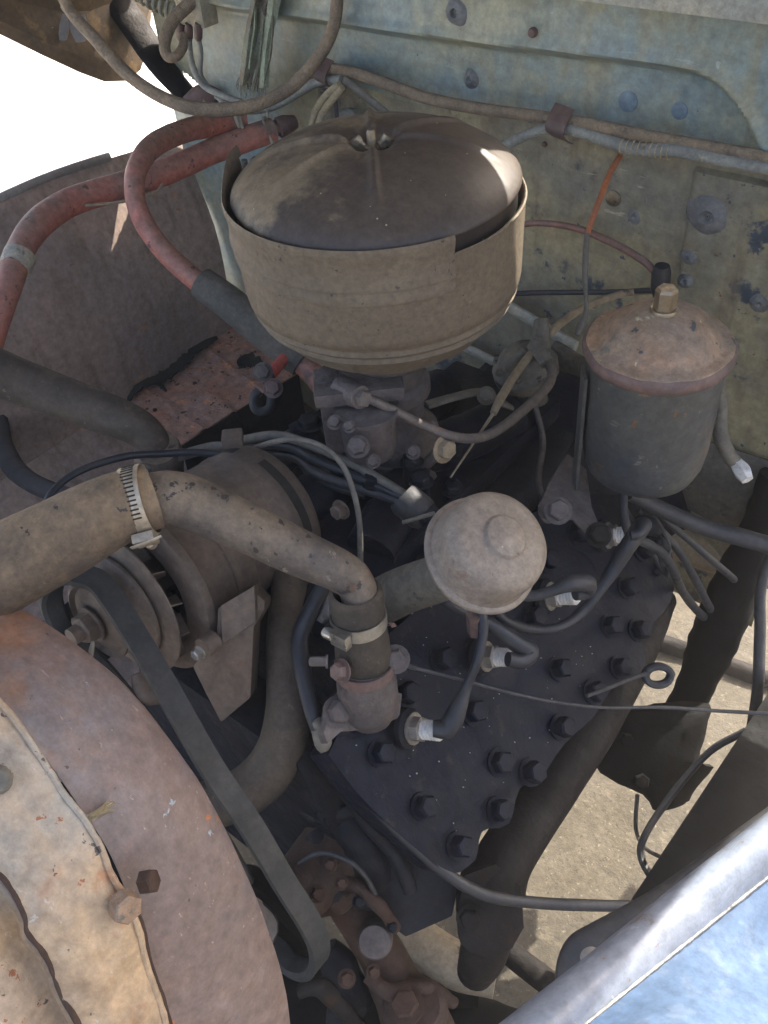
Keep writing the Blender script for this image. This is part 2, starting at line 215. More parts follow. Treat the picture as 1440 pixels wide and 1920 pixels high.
class MB:
    def __init__(s): s.v = []; s.f = []
    def add(s, vs, fs):
        o = len(s.v); s.v += [V(p) for p in vs]; s.f += [tuple(i+o for i in f) for f in fs]; return s
    def rings(s, rings, cap0=True, cap1=True, close=False):
        n = len(rings[0]); vs = [p for r in rings for p in r]; fs = []
        m = len(rings)
        for i in range(m if close else m-1):
            j = (i+1) % m
            for k in range(n): fs.append((i*n+k, i*n+(k+1) % n, j*n+(k+1) % n, j*n+k))
        if not close:
            if cap0: fs.append(tuple(reversed(range(n))))
            if cap1: fs.append(tuple((m-1)*n+k for k in range(n)))
        return s.add(vs, fs)
    def tube(s, pts, r, seg=14, n=6, cap=True, lump=0, lscale=30, flat=1., upv=None, smooth=True):
        """pts: vectors; r scalar or list per point"""
        if not isinstance(r, (list, tuple)): r = [r]*len(pts)
        q = [tuple(p)+(rr,) for p, rr in zip(pts, r)]
        q = spline(q, n) if smooth else q
        ps = [V(a[:3]) for a in q]; rs = [a[3] for a in q]
        tan = [(ps[min(i+1, len(ps)-1)]-ps[max(i-1, 0)]).normalized() for i in range(len(ps))]
        u = perp(tan[0])[0] if upv is None else (upv-tan[0]*upv.dot(tan[0])).normalized()
        rings = []
        for p, t, rr in zip(ps, tan, rs):
            u = (u-t*u.dot(t)).normalized(); w = t.cross(u)
            ring = []
            for k in range(seg):
                a = 2*pi*k/seg
                d = u*cos(a)*flat+w*sin(a)
                e = rr
                if lump: e *= 1+lump*noise.noise((p+d*rr)*lscale)
                ring.append(p+d*e)
            rings.append(ring)
        return s.rings(rings, cap, cap)
    def lathe(s, o, ax, prof, seg=32, lump=0, lscale=30, cap0=False, cap1=False, a0=0, a1=2*pi):
        o = V(o); ax = V(ax).normalized(); u, w = perp(ax); rings = []
        full = abs(a1-a0-2*pi) < 1e-6
        for r, h in prof:
            ring = []
            for k in range(seg+(0 if full else 1)):
                a = a0+(a1-a0)*k/seg; p = o+ax*h+(u*cos(a)+w*sin(a))*r
                if lump: p = p+(u*cos(a)+w*sin(a))*lump*noise.noise(p*lscale)+ax*lump*.6*noise.noise(p*lscale+V((9, 0, 0)))
                ring.append(p)
            rings.append(ring)
        if full: return s.rings(rings, cap0, cap1)
        n = seg+1; vs = [p for r_ in rings for p in r_]; fs = []
        for i in range(len(rings)-1):
            for k in range(seg): fs.append((i*n+k, i*n+k+1, (i+1)*n+k+1, (i+1)*n+k))
        return s.add(vs, fs)
    def prism(s, poly, d):
        """polygon of 3D points pushed along vector d"""
        n = len(poly); d = V(d); vs = [V(p) for p in poly]+[V(p)+d for p in poly]
        fs = [tuple(range(n)), tuple(reversed(range(n, 2*n)))]+[(i, i+n, (i+1) % n+n, (i+1) % n) for i in range(n)]
        return s.add(vs, fs)
    def box(s, c, sx, sy, sz, ax=None):
        c = V(c); X, Y, Z = ax if ax else (V((1, 0, 0)), V((0, 1, 0)), V((0, 0, 1)))
        vs = [c+X*sx*a/2+Y*sy*b/2+Z*sz*e/2 for a in (-1, 1) for b in (-1, 1) for e in (-1, 1)]
        return s.add(vs, [(0, 1, 3, 2), (4, 6, 7, 5), (0, 4, 5, 1), (2, 3, 7, 6), (0, 2, 6, 4), (1, 5, 7, 3)])
    def grid(s, g, thick=None, lump=0, lscale=20):
        """grid of points [i][j]; thick: vector or float (pushed against the normal)"""
        m = len(g); n = len(g[0]); A = [[V(p) for p in r] for r in g]
        nr = [[((A[min(i+1, m-1)][j]-A[max(i-1, 0)][j]).cross(A[i][min(j+1, n-1)]-A[i][max(j-1, 0)])).normalized() for j in range(n)] for i in range(m)]
        if lump: A = [[A[i][j]+nr[i][j]*lump*noise.fractal(A[i][j]*lscale, 1, 2, 3) for j in range(n)] for i in range(m)]
        vs = [p for r in A for p in r]; fs = [(i*n+j, i*n+j+1, (i+1)*n+j+1, (i+1)*n+j) for i in range(m-1) for j in range(n-1)]
        if thick:
            o = m*n; vs += [A[i][j]-(nr[i][j]*thick if not isinstance(thick, Vector) else thick) for i in range(m) for j in range(n)]
            fs += [(o+a[3], o+a[2], o+a[1], o+a[0]) for a in list(fs)]
            for i in range(m-1):
                fs.append((i*n, (i+1)*n, o+(i+1)*n, o+i*n)); fs.append(((i+1)*n-1, o+(i+1)*n-1, o+(i+2)*n-1, (i+2)*n-1))
            for j in range(n-1):
                fs.append((j+1, j, o+j, o+j+1)); k = (m-1)*n; fs.append((k+j, k+j+1, o+k+j+1, o+k+j))
        return s.add(vs, fs)
    def build(s, name, m, parent=None, bevel=0, angle=40, sub=0, loc=None):
        o_ = loc if loc is not None else (parent_world(parent) if parent else sum(s.v, V())/max(1, len(s.v)))
        me = bpy.data.meshes.new(name); me.from_pydata([tuple(p-o_) for p in s.v], [], s.f)
        bm = bmesh.new(); bm.from_mesh(me); bmesh.ops.recalc_face_normals(bm, faces=bm.faces)
        if bevel:
            ed = [e for e in bm.edges if len(e.link_faces) == 2 and e.calc_face_angle(0) > .5]
            bmesh.ops.bevel(bm, geom=ed, offset=bevel, segments=2, affect='EDGES', profile=.7, clamp_overlap=True)
        bm.to_mesh(me); bm.free()
        me.materials.append(M[m]); me.shade_smooth(); me.set_sharp_from_angle(angle=radians(angle))
        ob = bpy.data.objects.new(name, me); C.objects.link(ob)
        if sub:
            md = ob.modifiers.new('sub', 'SUBSURF'); md.levels = sub; md.render_levels = sub
        if parent: ob.parent = parent
        else: ob.location = o_
        return ob
def parent_world(p):
    l = V(p.location)
    while p.parent: p = p.parent; l = l+V(p.location)
    return l
def tag(o, label, cat, group=None):
    o['label'] = label; o['category'] = cat
    if group: o['group'] = group
    return o
def thing(name, loc, label, cat, group=None):
    o = bpy.data.objects.new(name, None); C.objects.link(o); o.location = V(loc); o.empty_display_size = .02
    return tag(o, label, cat, group)

_meshes = {}
def hexmesh(r, h, m, washer=0, dome=.25):
    k = ('hex', round(r, 4), round(h, 4), m, washer)
    if k in _meshes: return _meshes[k]
    b = MB()
    if washer: b.lathe((0, 0, 0), (0, 0, 1), [(0, 0), (r*washer, 0), (r*washer, h*.12), (r*.5, h*.12)], 16)
    z0 = h*.12 if washer else 0
    ring = lambda rr, z: [V((rr*cos(pi/3*i), rr*sin(pi/3*i), z)) for i in range(6)]
    b.rings([ring(r, z0), ring(r, h*.86), ring(r*.84, h), ring(r*.1, h*(1+dome*.2))], True, True)
    me = bpy.data.meshes.new('bolt'); me.from_pydata([tuple(v) for v in b.v], [], b.f)
    me.materials.append(M[m]); me.shade_smooth(); me.set_sharp_from_angle(angle=radians(25)); _meshes[k] = me; return me
def bolt(pos, ax, r, h, m, parent, name='bolt', washer=1.35, spin=None):
    o = bpy.data.objects.new(name, hexmesh(r, h, m, washer)); C.objects.link(o)
    o.parent = parent; o.location = V(pos)-parent_world(parent)
    q = V(ax).normalized().to_track_quat('Z', 'Y'); o.rotation_euler = (q @ V((0, 0, 1)).rotation_difference(V((0, 0, 1)))).to_euler()
    a = spin if spin is not None else random.random()*pi
    o.rotation_euler = (q.to_matrix() @ Matrix.Rotation(a, 3, 'Z')).to_euler(); return o

def pxtube(name, pts, m, parent=None, seg=12, n=6, lump=0, lscale=30, cap=True, flat=1., upv=None):
    """pts: (px, py, depth, radius in photo px)"""
    b = MB().tube([P(a, b_, d) for a, b_, d, r in pts], [R(r, d) for a, b_, d, r in pts], seg, n, cap, lump, lscale, flat, upv)
    return b.build(name, m, parent)

# ================================================================== THE SETTING
def struct(o): o['kind'] = 'structure'; return o
g = []
N_ = 90
def gz(x, y): return .010*noise.fractal(V((x*2.2, y*2.2, 0)), 1, 2, 4)
xs = [-1.6+3.4*i/160 for i in range(161)]; ys = [-1.4+4.2*i/180 for i in range(181)]
# fine sheet under the truck with the far field round it in the same mesh
xs = [-60, -20, -6, -3]+xs+[3, 6, 20, 60]; ys = [-60, -20, -6, -3]+ys+[4, 8, 20, 60]
g = [[V((x, y, gz(x, y) if -1.6 <= x <= 1.8 and -1.4 <= y <= 2.8 else 0)) for y in ys] for x in xs]
struct(MB().grid(g).build('ground', 'ground', loc=V((0, 0, 0))))
# pale concrete beyond the passenger side
struct(MB().grid([[V((x, y, .014)) for y in (-40, -4, 0, 4, 12, 50)] for x in (-50, -12, -6, -3, -1.75)], thick=.01).build('concrete_apron', 'concrete', loc=V((0, 0, 0))))

# ================================================================== FIREWALL
FY = .40
def fw(px, py, off=0): return PY(px, py, FY-off)
fwall = thing('firewall', (0, FY, .9), 'dusty blue-grey sheet-metal firewall with a pressed bead, behind the whole engine', 'firewall')
bead = [fw(*q) for q in ((300, -10), (560, 28), (760, 58), (1000, 88), (1180, 108), (1310, 126), (1372, 160), (1410, 215), (1450, 300), (1490, 420), (1500, 600))]
bp = [V((p[0], p[2], 0)) for p in spline([(b.x, b.y, b.z) for b in bead], 6)]
import numpy as np
_A = np.array([b[:2] for b in bp[:-1]]); _D = np.array([b[:2] for b in bp[1:]])-_A; _L = (_D**2).sum(1)
def bead_side(x, z):
    q = np.array((x, z))-_A; t = np.clip((q*_D).sum(1)/_L, 0, 1); e = q-_D*t[:, None]; d = np.sqrt((e**2).sum(1)); i = d.argmin()
    return float(d[i]*(1 if _D[i, 0]*e[i, 1]-_D[i, 1]*e[i, 0] > 0 else -1))
def sst(t): t = max(0, min(1, t)); return t*t*(3-2*t)
seamx = fw(1287, 400).x
dents = [(fw(x, y), r) for x, y, r in ((880, 150, .012), (885, 12, .012), (1330, 400, .02), (1186, 408, .011))]
def fwy(x, z):
    y = FY
    bs_ = bead_side(x, z)
    y -= .030*sst((bs_+.010)/.020)                         # upper pressing stands proud
    y -= .005*math.exp(-((bs_-.011)/.007)**2)
    if z < 1.06: y -= .008*sst((x-seamx)/.008)             # lapped sheet to the right of the seam
    y += .0022*noise.fractal(V((x*7, z*7, 1)), 1, 2, 3)
    for c, r in dents: y += .004*math.exp(-((x-c.x)**2+(z-c.z)**2)/r**2)
    return y
XL, XR, ZB, ZT = -.79, .76, .40, 1.262
nx, nz_ = 440, 230
g = [[V((XL+(XR-XL)*i/nx, fwy(XL+(XR-XL)*i/nx, ZB+(ZT-ZB)*j/nz_), ZB+(ZT-ZB)*j/nz_)) for j in range(nz_+1)] for i in range(nx+1)]
zsplit = None
def fwmat(x, z):
    # lower sheet: below the loom line
    return z < 1.062+.02*x
# slit added beside the hood hinge to let a blade of sun onto the inner fender
sl_ = [(-.750, 1.040), (-.750, .996), (-.732, 1.004), (-.7145, 1.013), (-.7145, 1.022), (-.732, 1.031)]
def in_slit(x, z):
    c = False
    for (x0, z0), (x1, z1) in zip(sl_, sl_[1:]+sl_[:1]):
        if (z0 > z) != (z1 > z) and x < (x1-x0)*(z-z0)/(z1-z0)+x0: c = not c
    return c
fb_ = MB().grid(g); fb_.f = [f for f in fb_.f if not (fb_.v[f[0]].x > .33 and fb_.v[f[0]].z < .74) and not (fb_.v[f[0]].x < -.6 and in_slit(fb_.v[f[0]].x, fb_.v[f[0]].z))]  # lower right corner cut away to let sun reach the ground
o = fb_.build('panel', 'firewall', fwall)
so_ = o.modifiers.new('thickness', 'SOLIDIFY'); so_.thickness = .003
o.data.materials.append(M['firewall_low'])
loomline = [fw(*q) for q in ((300, 270), (600, 140), (760, 190), (1040, 235), (1280, 262), (1460, 300), (1700, 360))]
def lz(x):
    for a, b in zip(loomline[:-1], loomline[1:]):
        if a.x <= x <= b.x: return a.z+(b.z-a.z)*(x-a.x)/(b.x-a.x)
    return loomline[0].z if x < loomline[0].x else loomline[-1].z
for p_ in o.data.polygons:
    c = p_.center+V((0, FY, .9))
    if c.z < lz(c.x) and c.x > fw(600, 200).x: p_.material_index = 1
MB().box((-.01, FY-.035, 1.264), 1.54, .075, .012).box((-.01, FY-.07, 1.252), 1.54, .006, .030).build('cowl_flange', 'pale_dust_metal', fwall, bevel=.003)
# hole plugs, sealed holes, screws
def fdisc(name, px, py, rpx, m, h=.002, lump=0, seg=20, prof=None):
    c = fw(px, py); c.y = fwy(c.x, c.z); r = R(rpx, depth(c))
    b = MB().lathe(c, (0, -1, 0), prof(r) if prof else [(0.0001, h), (r*.8, h), (r, h*.6), (r*1.05, -.001)], seg, lump, 60)
    return b.build(name, m, fwall)
fdisc('hole_plug', 1178, 190, 19, 'plug_blue', .0015); fdisc('hole_plug', 1274, 208, 16, 'plug_blue', .0015)
fdisc('hole_plug', 1150, 372, 15, 'brass', .0025)
for q in ((882, 150, 21, .008), (884, 10, 27, .010), (1332, 400, 42, .010), (1296, 478, 17, .005), (1290, 520, 15, .005), (1186, 408, 20, .003), (1430, 560, 18, .004)):
    fdisc('sealer_blob', q[0], q[1], q[2], 'sealer', q[3], .004, 18, lambda r, h=q[3]: [(.0001, h*.5), (r*.2, h*.45), (r*.35, h), (r*.65, h*.8), (r*.9, h*.3), (r*1.1, -.002)])
fdisc('rivet', 1027, 46, 9, 'clip', .006)
fdisc('rivet', 1022, 270, 5, 'clip', .004)
# grommet at the hose spigots
c = fw(536, 238); MB().lathe(c, (0, -1, 0), [(.012, .004), (.017, .005), (.017, 0), (.021, -.001)], 20).build('grommet_ring', 'cloth_yellow', fwall)
MB().lathe(c, (0, -1, 0), [(.0001, .003), (.0125, .003), (.013, -.002)], 18).build('grommet', 'blue_dark', fwall)
# toe board: slopes forward under the firewall, blue, with two stiffening ribs
tb = thing('toe_board', (-.1, .42, .6), 'dark blue toe board with two pale ribs, low behind the air cleaner', 'toe board')
g = [[V((x, FY+.006-.10*t, ZB+.24-.34*t))+V((0, .003*noise.noise(V((x*8, t*5, 3))), 0)) for t in (0, .2, .4, .6, .8, 1)] for x in [-.5+.05*i for i in range(13)]]
MB().grid(g, thick=.003).build('board', 'blue_dark', tb)
for a, b, w in (((930, 560), (1080, 650), 13), ((850, 640), (950, 690), 11)):
    A = PY(*a, FY-.02); B = PY(*b, FY-.04)
    MB().tube([A, (A+B)/2, B], R(w, 1.25), 10, 3, flat=.6).build('rib', 'pale_dust_metal', tb)
# right lower panel lip
A = PY(1235, 915, .39); B = PY(1460, 1035, .39); Bt = PY(1460, 860, .39); At = PY(1235, 790, .39)
lp = MB().grid([[A.lerp(At, t)+(B.lerp(Bt, t)-A.lerp(At, t))*s+V((0, -.012*sin(pi*t)-.01, 0)) for t in (0, .25, .5, .75, 1)] for s in (0, .25, .5, .75, 1)], thick=.003).build('lower_panel', 'pump', fwall)

# ================================================================== HOOD
hood = thing('hood', (-.7, .42, 1.2), 'raised hood, rusty brown underside corner hanging at the far left of the firewall', 'hood')
nl = (V((0, .44, 1.283)), V((0, -.62, 2.15)))
g = []
for i in range(13):
    t = i/12; row = []
    for j in range(17):
        x = -.86+1.62*j/16; q = nl[0].lerp(nl[1], t); row.append(V((x, q.y, q.z-.10*(abs(x)/.86)**2.2+.03*sin(pi*t))))
    g.append(row)
hg = MB(); NX = 157
def hpt(i, j):
    t = i/42; x = -.86+1.44*j/(NX-1); q = nl[0].lerp(nl[1], t); return V((x, q.y, q.z-.10*(abs(x)/.86)**2.2+.03*sin(pi*t)))
cut = lambda i, x: i < 6 and (HC0 < x < HC1 or FC0 < x < FC1)      # rear-edge openings added to let sun onto the air cleaner and inner fender
HC0, HC1, FC0, FC1 = .12, .174, -.745, -.73
gg = [[hpt(i, j) for j in range(NX)] for i in range(43)]
fs = [(i*NX+j, i*NX+j+1, (i+1)*NX+j+1, (i+1)*NX+j) for i in range(42) for j in range(NX-1) if not cut(i, gg[i][j].x)]
hg.add([p for r in gg for p in r], fs); hp_ = hg.build('panel', 'hood', hood)
so_ = hp_.modifiers.new('thickness', 'SOLIDIFY'); so_.thickness = .004
# far side skirt of the hood
SX = -.86
edge = [(-60, 30), (0, 65), (80, 104), (150, 136), (195, 152), (235, 150), (262, 130), (273, 95), (284, 30), (286, -30)]
low = [PX(a, b, SX) for a, b in edge]
top = [V((SX, -.62+(1.08)*i/9, 0)) for i in range(10)]
for q in top: q.z = 1.29+(.43-q.y)*.70
g = []
for i in range(10):
    a = low[i]; b = top[i]
    g.append([a.lerp(b, s)+V((.012*sin(s*22)*(1 if s < .5 else 0)+(.05*s), 0, 0)) for s in [k/14 for k in range(15)]])
MB().grid(g, thick=.004, lump=.004, lscale=12).build('side_skirt', 'hood', hood)
pxtube('hinge_arm', [(180, -60, 1.50, 30), (250, 45, 1.50, 30), (300, 120, 1.50, 27), (352, 180, 1.49, 22), (385, 215, 1.48, 20)], 'iron_brown', hood, flat=.45, upv=V((0, 0, 1)))
pxtube('bracket', [(345, 190, 1.47, 8), (378, 185, 1.47, 26), (408, 190, 1.47, 22), (420, 205, 1.47, 8)], 'clip', hood, flat=.4, upv=V((0, 1, 0)))
bolt(P(395, 190, 1.45), -CF, .011, .010, 'clip', hood)
# coil spring
sp = []
A = P(262, -20, 1.44); B = P(345, 28, 1.44)
u, w = perp(B-A)
for i in range(90):
    t = i/89; sp.append(A.lerp(B, t)+(u*cos(t*2*pi*7)+w*sin(t*2*pi*7))*R(20, 1.44))
A2 = P(255, 8, 1.45); B2 = P(355, 10, 1.45)
u, w = perp(B2-A2); ax = (P(330, 0, 1.44)-P(270, 40, 1.44))
MB().tube(sp, .0028, 6, 1).build('coil_spring', 'pale_dust_metal', hood)
# latch loop and tab
pxtube('latch_loop', [(98, 55, 1.42, 4), (86, 40, 1.42, 4), (90, 12, 1.42, 4), (108, 4, 1.42, 4), (122, 20, 1.42, 4)], 'pale_dust_metal', hood, 8)
for (x, y) in ((113, 50), (148, 52)):
    MB().tube([P(x-3, y-22, 1.43), P(x, y, 1.43), P(x+3, y+26, 1.43)], [R(15, 1.4), R(18, 1.4), R(10, 1.4)], 10, 4, flat=.25, upv=CF).build('latch_plate', 'fender_lip', hood)

# ================================================================== FAR INNER FENDER
ff = thing('far_inner_fender', (-.78, .1, .9), 'rust-brown inner fender panel on the far side with a pale rolled top edge', 'fender panel')
tp = [PX(-90, 420, -.80), PX(0, 375, -.80), PX(110, 328, -.80), PX(235, 288, -.80), PX(335, 262, -.80)]
tp = [V(q) for q in spline(tp, 4)]
g = []
for q in tp:
    bt = V((-.74, q.y-.02, .56)); g.append([q.lerp(bt, t)+V((.03*sin(pi*t), 0, 0)) for t in [k/10 for k in range(11)]])
g = [[p+V((0, -.55, -.02)) for p in g[0]]]+g
MB().grid(g, thick=.003, lump=.004, lscale=8).build('panel', 'brown_panel', ff)
MB().tube([p+V((0, 0, .002)) for p in tp[:-5]], .008, 10, 1, flat=.7).build('rolled_edge', 'fender_lip', ff)
ap = []
for i in range(12):
    y = -.95+1.5*i/11; ap.append([V((x, y, z+.006*noise.noise(V((x*9, y*6, 2))))) for x, z in ((-.735, .57), (-.70, .50), (-.60, .44), (-.50, .41), (-.40, .40), (-.28, .36), (-.14, .33))])
MB().grid(ap, thick=.003).build('splash_apron', 'brown_panel', ff)
# upright brace at its corner with the firewall
br = MB().grid([[PY(340+a*1.0+b*55, 395+b*150+a*4, .395-.01*sin(pi*a/40)) for a in (0, 15, 30, 45, 60)] for b in (0, .3, .6, 1, 1.4)], thick=.004)
tag(br.build('brace_plate', 'canister'), 'dark grey brace plate with rounded top against the firewall, behind the red hose', 'brace plate')

# ================================================================== BATTERY TRAY
TZ = .57
tray = thing('battery_tray', (-.62, .2, TZ), 'rusty ribbed battery tray with a torn black gap along its far edge', 'battery tray')
c = [PZ(225, 760, TZ), PZ(415, 590, TZ), PZ(560, 700, TZ), PZ(340, 835, TZ)]
g = []
for i in range(34):
    s = i/33; row = []
    for j in range(30):
        t = j/29; p = (c[0].lerp(c[1], s)).lerp(c[3].lerp(c[2], s), t)
        h = 0
        for r0 in (.18, .42, .70): h += .0035*math.exp(-((s-r0)/.014)**2)
        h += .003*noise.fractal(p*18, 1, 2, 3)
        row.append(p+V((0, 0, h)))
    g.append(row)
MB().grid(g, thick=.003).build('tray_plate', 'rust_tray', tray)
MB().prism([c[0]+V((-.035, -.01, .035)), c[1]+V((-.03, .03, .035)), c[1]+V((-.004, .01, .004)), c[0]+V((-.004, -.01, .004))], V((0, 0, -.004))).build('ledge', 'brown_panel', tray)
MB().prism([c[3], c[2], c[2]-V((0, 0, .10)), c[3]-V((0, 0, .10))], (c[0]-c[3]).normalized()*.004).build('side_wall', 'iron_brown', tray)
# torn gap: shade inside the hole painted as a thin dark ragged strip on the tray
def ragged(pts, w, z=.0065, seed=0):
    A = []; B = []
    q = spline(pts, 8)
    for i, p in enumerate(q):
        p = V((p[0], p[1], 0)); p2 = V(q[min(i+1, len(q)-1)][:2]+(0,)); p1 = V(q[max(i-1, 0)][:2]+(0,)); t = (p2-p1).normalized(); n = V((-t.y, t.x, 0))
        k = w*sin(pi*min(1, max(0, (i+.2)/len(q))))**.4
        a = k*(1+.7*noise.noise(V((i*.5, seed, 0)))); b_ = k*(1+.7*noise.noise(V((i*.5, seed+5, 0))))
        A.append(PZ(*(p+n*a)[:2], TZ+z)); B.append(PZ(*(p-n*b_)[:2], TZ+z))
    return MB().grid([A, B], thick=.002)
ragged([(240, 752), (262, 724), (296, 712), (318, 700), (346, 676), (372, 652), (408, 634)], 9, z=.013).build('torn_gap', 'slot', tray)
ragged([(290, 716), (300, 722), (312, 734)], 4, z=.013, seed=4).build('torn_gap', 'slot', tray)
ragged([(445, 684), (468, 676), (492, 684)], 12, z=.008, seed=2).build('drain_hole', 'slot', tray)
for q in ((365, 718, 4), (290, 768, 4)): MB().lathe(PZ(q[0], q[1], TZ+.006), (0, 0, 1), [(.0001, .001), (R(q[2], 1.6), .001), (R(q[2], 1.6), -.002)], 10).build('drain_hole', 'slot', tray)

# low far-side clutter: dark frame rail beyond the engine
fr = MB().box((-.46, -.05, .42), .06, 1.4, .16)
tag(fr.build('far_frame_rail', 'rail', bevel=.006), 'black frame rail on the far side, under the battery tray', 'frame rail')
t_ = pxtube('far_loop_hose', [(-20, 560, 1.5, 22), (-8, 780, 1.48, 22), (15, 860, 1.45, 21), (60, 905, 1.4, 19), (150, 940, 1.35, 18), (210, 960, 1.3, 18)], 'rubber')
tag(t_, 'black hose looping down at the far left edge below the brown fender panel', 'hose')

# ================================================================== AIR CLEANER
AZ = 1.172; AC = V((0, 0, AZ)); RV = V((cos(YAW), sin(YAW), 0)); TV = V((sin(YAW), -cos(YAW), 0))
def sdir(deg):                       # horizontal direction: 0 = to the right of the picture, 90 = towards the viewer
    a = radians(deg); return RV*cos(a)+TV*sin(a)
ac = thing('air_cleaner', (0, 0, AZ-.15), 'large round dusty oil-bath air cleaner with domed brown cover and wing nut, on the carburettor', 'air cleaner')
def arc(r, h, seg, o=AC):
    return [o+sdir(d)*r+V((0, 0, h)) for d in seg]
full = [360*i/72 for i in range(72)]
prof = [(.02, -.148), (.07, -.149), (.088, -.146), (.101, -.136), (.112, -.123), (.1195, -.114), (.1235, -.111), (.1210, -.1085), (.1215, -.1055), (.1262, -.1035), (.1280, -.101), (.1255, -.0985), (.1258, -.0955), (.1298, -.0935), (.1312, -.085), (.1320, -.06), (.1325, -.036), (.1335, -.018), (.1342, -.014), (.1328, -.013), (.1300, -.015), (.1285, -.04), (.12, -.08)]
MB().rings([[AC+sdir(d)*(r+.0006*noise.noise(V((d*.05, h*30, 0))))+V((0, 0, h)) for d in full] for r, h in prof], False, True).build('bowl', 'cleaner', ac, angle=60)
# raised band, ends in a square step on the right and a hook on the left
segs = [66+(206-66)*i/60 for i in range(61)]
bpf = [(.1328, -.048), (.1350, -.0465), (.1352, -.038), (.1336, -.0365), (.1336, -.0345), (.1364, -.033), (.1362, -.030), (.1348, -.028), (.1352, -.012), (.1372, -.003), (.1374, .001), (.1362, .004), (.1345, .002), (.1335, -.006)]
def bandh(d): return .018*sst((d-178)/24)
rg = [[AC+sdir(d)*(r*(1-.0*d))+V((0, 0, h+(bandh(d) if h > -.02 else 0))) for d in segs] for r, h in bpf]
vs = [p for q in rg for p in q]; n_ = len(segs); b = MB()
b.add(vs, [(i*n_+k, i*n_+k+1, (i+1)*n_+k+1, (i+1)*n_+k) for i in range(len(rg)-1) for k in range(n_-1)])
b.build('front_band', 'cleaner', ac, angle=50)
# cover side (dark, set inside the rim) and dome with eight pressed ribs and a dimple
def domeh(r, d):
    t = r/.128
    h = .037*(1-t**2.6)**.8+.003 if t < 1 else .003
    h -= .020*math.exp(-(r/.018)**2)
    rib = 0
    for c_ in (92, 150, 192, 272, 330, 12):
        dd = (d-c_+180) % 360-180; w = r*radians(dd)
        rib += math.exp(-(w/.0036)**2)*.0046*sst((r-.014)/.012)*sst((.112-r)/.03)
    return h+rib
rr = [.0005, .006, .010, .013, .016, .019, .023, .028, .034, .041, .049, .058, .068, .078, .088, .097, .105, .112, .118, .1225, .1255, .1275]
f3 = [360*i/180 for i in range(180)]
rings = [[AC+sdir(d)*r+V((0, 0, domeh(r, d))) for d in f3] for r in rr]
rings += [[AC+sdir(d)*r+V((0, 0, h)) for d in f3] for r, h in ((.1290, .0020), (.1296, -.0002), (.1288, -.0022), (.1262, -.0035), (.1262, -.055))]
MB().rings(rings, True, False).build('cover', 'cover', ac, angle=70)
MB().lathe(AC+V((0, 0, .021)), (0, 0, 1), [(.0042, -.01), (.0042, .022), (.003, .0245), (.0001, .025)], 12).build('stud', 'brass', ac)
wn = MB().lathe(AC+V((0, 0, .026)), (0, 0, 1), [(.0055, -.003), (.0085, -.003), (.0075, .006), (.005, .008)], 14, cap0=True, cap1=True)
for s in (-1, 1):
    q = AC+V((0, 0, .029)); d = sdir(5)
    wn.tube([q+d*s*.004, q+d*s*.012+V((0, 0, .003)), q+d*s*.0165+V((0, 0, .009))], [.0035, .0075, .0068], 12, 4, flat=.4, upv=TV)
wn.build('wing_nut', 'brass', ac)
# faint embossed word on the band
def text_on_arc(s, deg0, r, z, size, m, parent, step):
    for i, ch in enumerate(s):
        cu = bpy.data.curves.new('letter', 'FONT'); cu.body = ch; cu.size = size; cu.extrude = .00015; cu.align_x = 'CENTER'
        ob = bpy.data.objects.new('tmp', cu); C.objects.link(ob); dg = bpy.context.evaluated_depsgraph_get()
        me = bpy.data.meshes.new_from_object(ob.evaluated_get(dg)); bpy.data.objects.remove(ob)
        d = sdir(deg0-step*i); tx = V((0, 0, 1)).cross(d).normalized()
        mt = Matrix((tx, V((0, 0, 1)), d)).transposed().to_4x4(); mt.translation = AC+d*r+V((0, 0, z))-parent_world(parent)
        me.transform(mt); me.materials.clear(); me.materials.append(M[m])
        o2 = bpy.data.objects.new('embossed_letter', me); C.objects.link(o2); o2.parent = parent
text_on_arc('FRONT', 141, .1353, -.0165, .0100, 'cleaner', ac, 4.0)

# ================================================================== CARBURETTOR
cb = thing('carburettor', (0, 0, .86), 'dirty cast carburettor with float bowl, under the air cleaner', 'carburettor')
MB().lathe((0, 0, 0), (0, 0, 1), [(.048, 1.03), (.05, 1.015), (.050, .998), (.046, .992), (.040, .990), (.036, .975), (.034, .962), (.040, .958), (.040, .945), (.033, .938), (.031, .915), (.036, .905), (.046, .895), (.048, .882), (.046, .872)], 32, lump=.0012, lscale=90).build('throat', 'carb', cb)
bw = P(690, 795, .94)
axz = (RV, TV, V((0, 0, 1)))
b = MB().lathe(bw+V((0, 0, -.03)), (0, 0, 1), [(.0001, -.012), (.012, -.012), (.024, -.006), (.028, .004), (.029, .045), (.033, .047), (.033, .052), (.0001, .054)], 22, lump=.0015, lscale=80)
b.build('float_bowl', 'carb', cb)
b = MB().box(P(645, 775, .96), .045, .04, .075, axz); b.build('bowl_casting', 'carb', cb, bevel=.006)
MB().box(P(672, 720, .93), .090, .05, .016, axz).build('bowl_cover', 'carb', cb, bevel=.005)
MB().box(P(620, 745, .95), .022, .03, .06, axz).build('side_boss', 'carb', cb, bevel=.007)
MB().tube([P(632, 722, .925), P(655, 735, .92), P(676, 745, .91)], [R(24, .92), R(25, .92), R(23, .92)], 16, 1).build('inlet_boss', 'carb', cb, angle=50)
bolt(P(676, 745, .907), P(690, 750, .9)-P(660, 738, .92), .0085, .010, 'fuelline', cb, 'inlet_nut')
for x, y, d, r in ((628, 792, .915, .006), (672, 838, .91, .009), (700, 865, .92, .006), (736, 745, .935, .005), (655, 800, .905, .005), (775, 848, .945, .006), (810, 800, .95, .005), (722, 752, .93, .005)):
    bolt(P(x, y, d), V((.3, -.5, .7)), r, r*1.2, 'carb', cb, 'screw', 1.3)
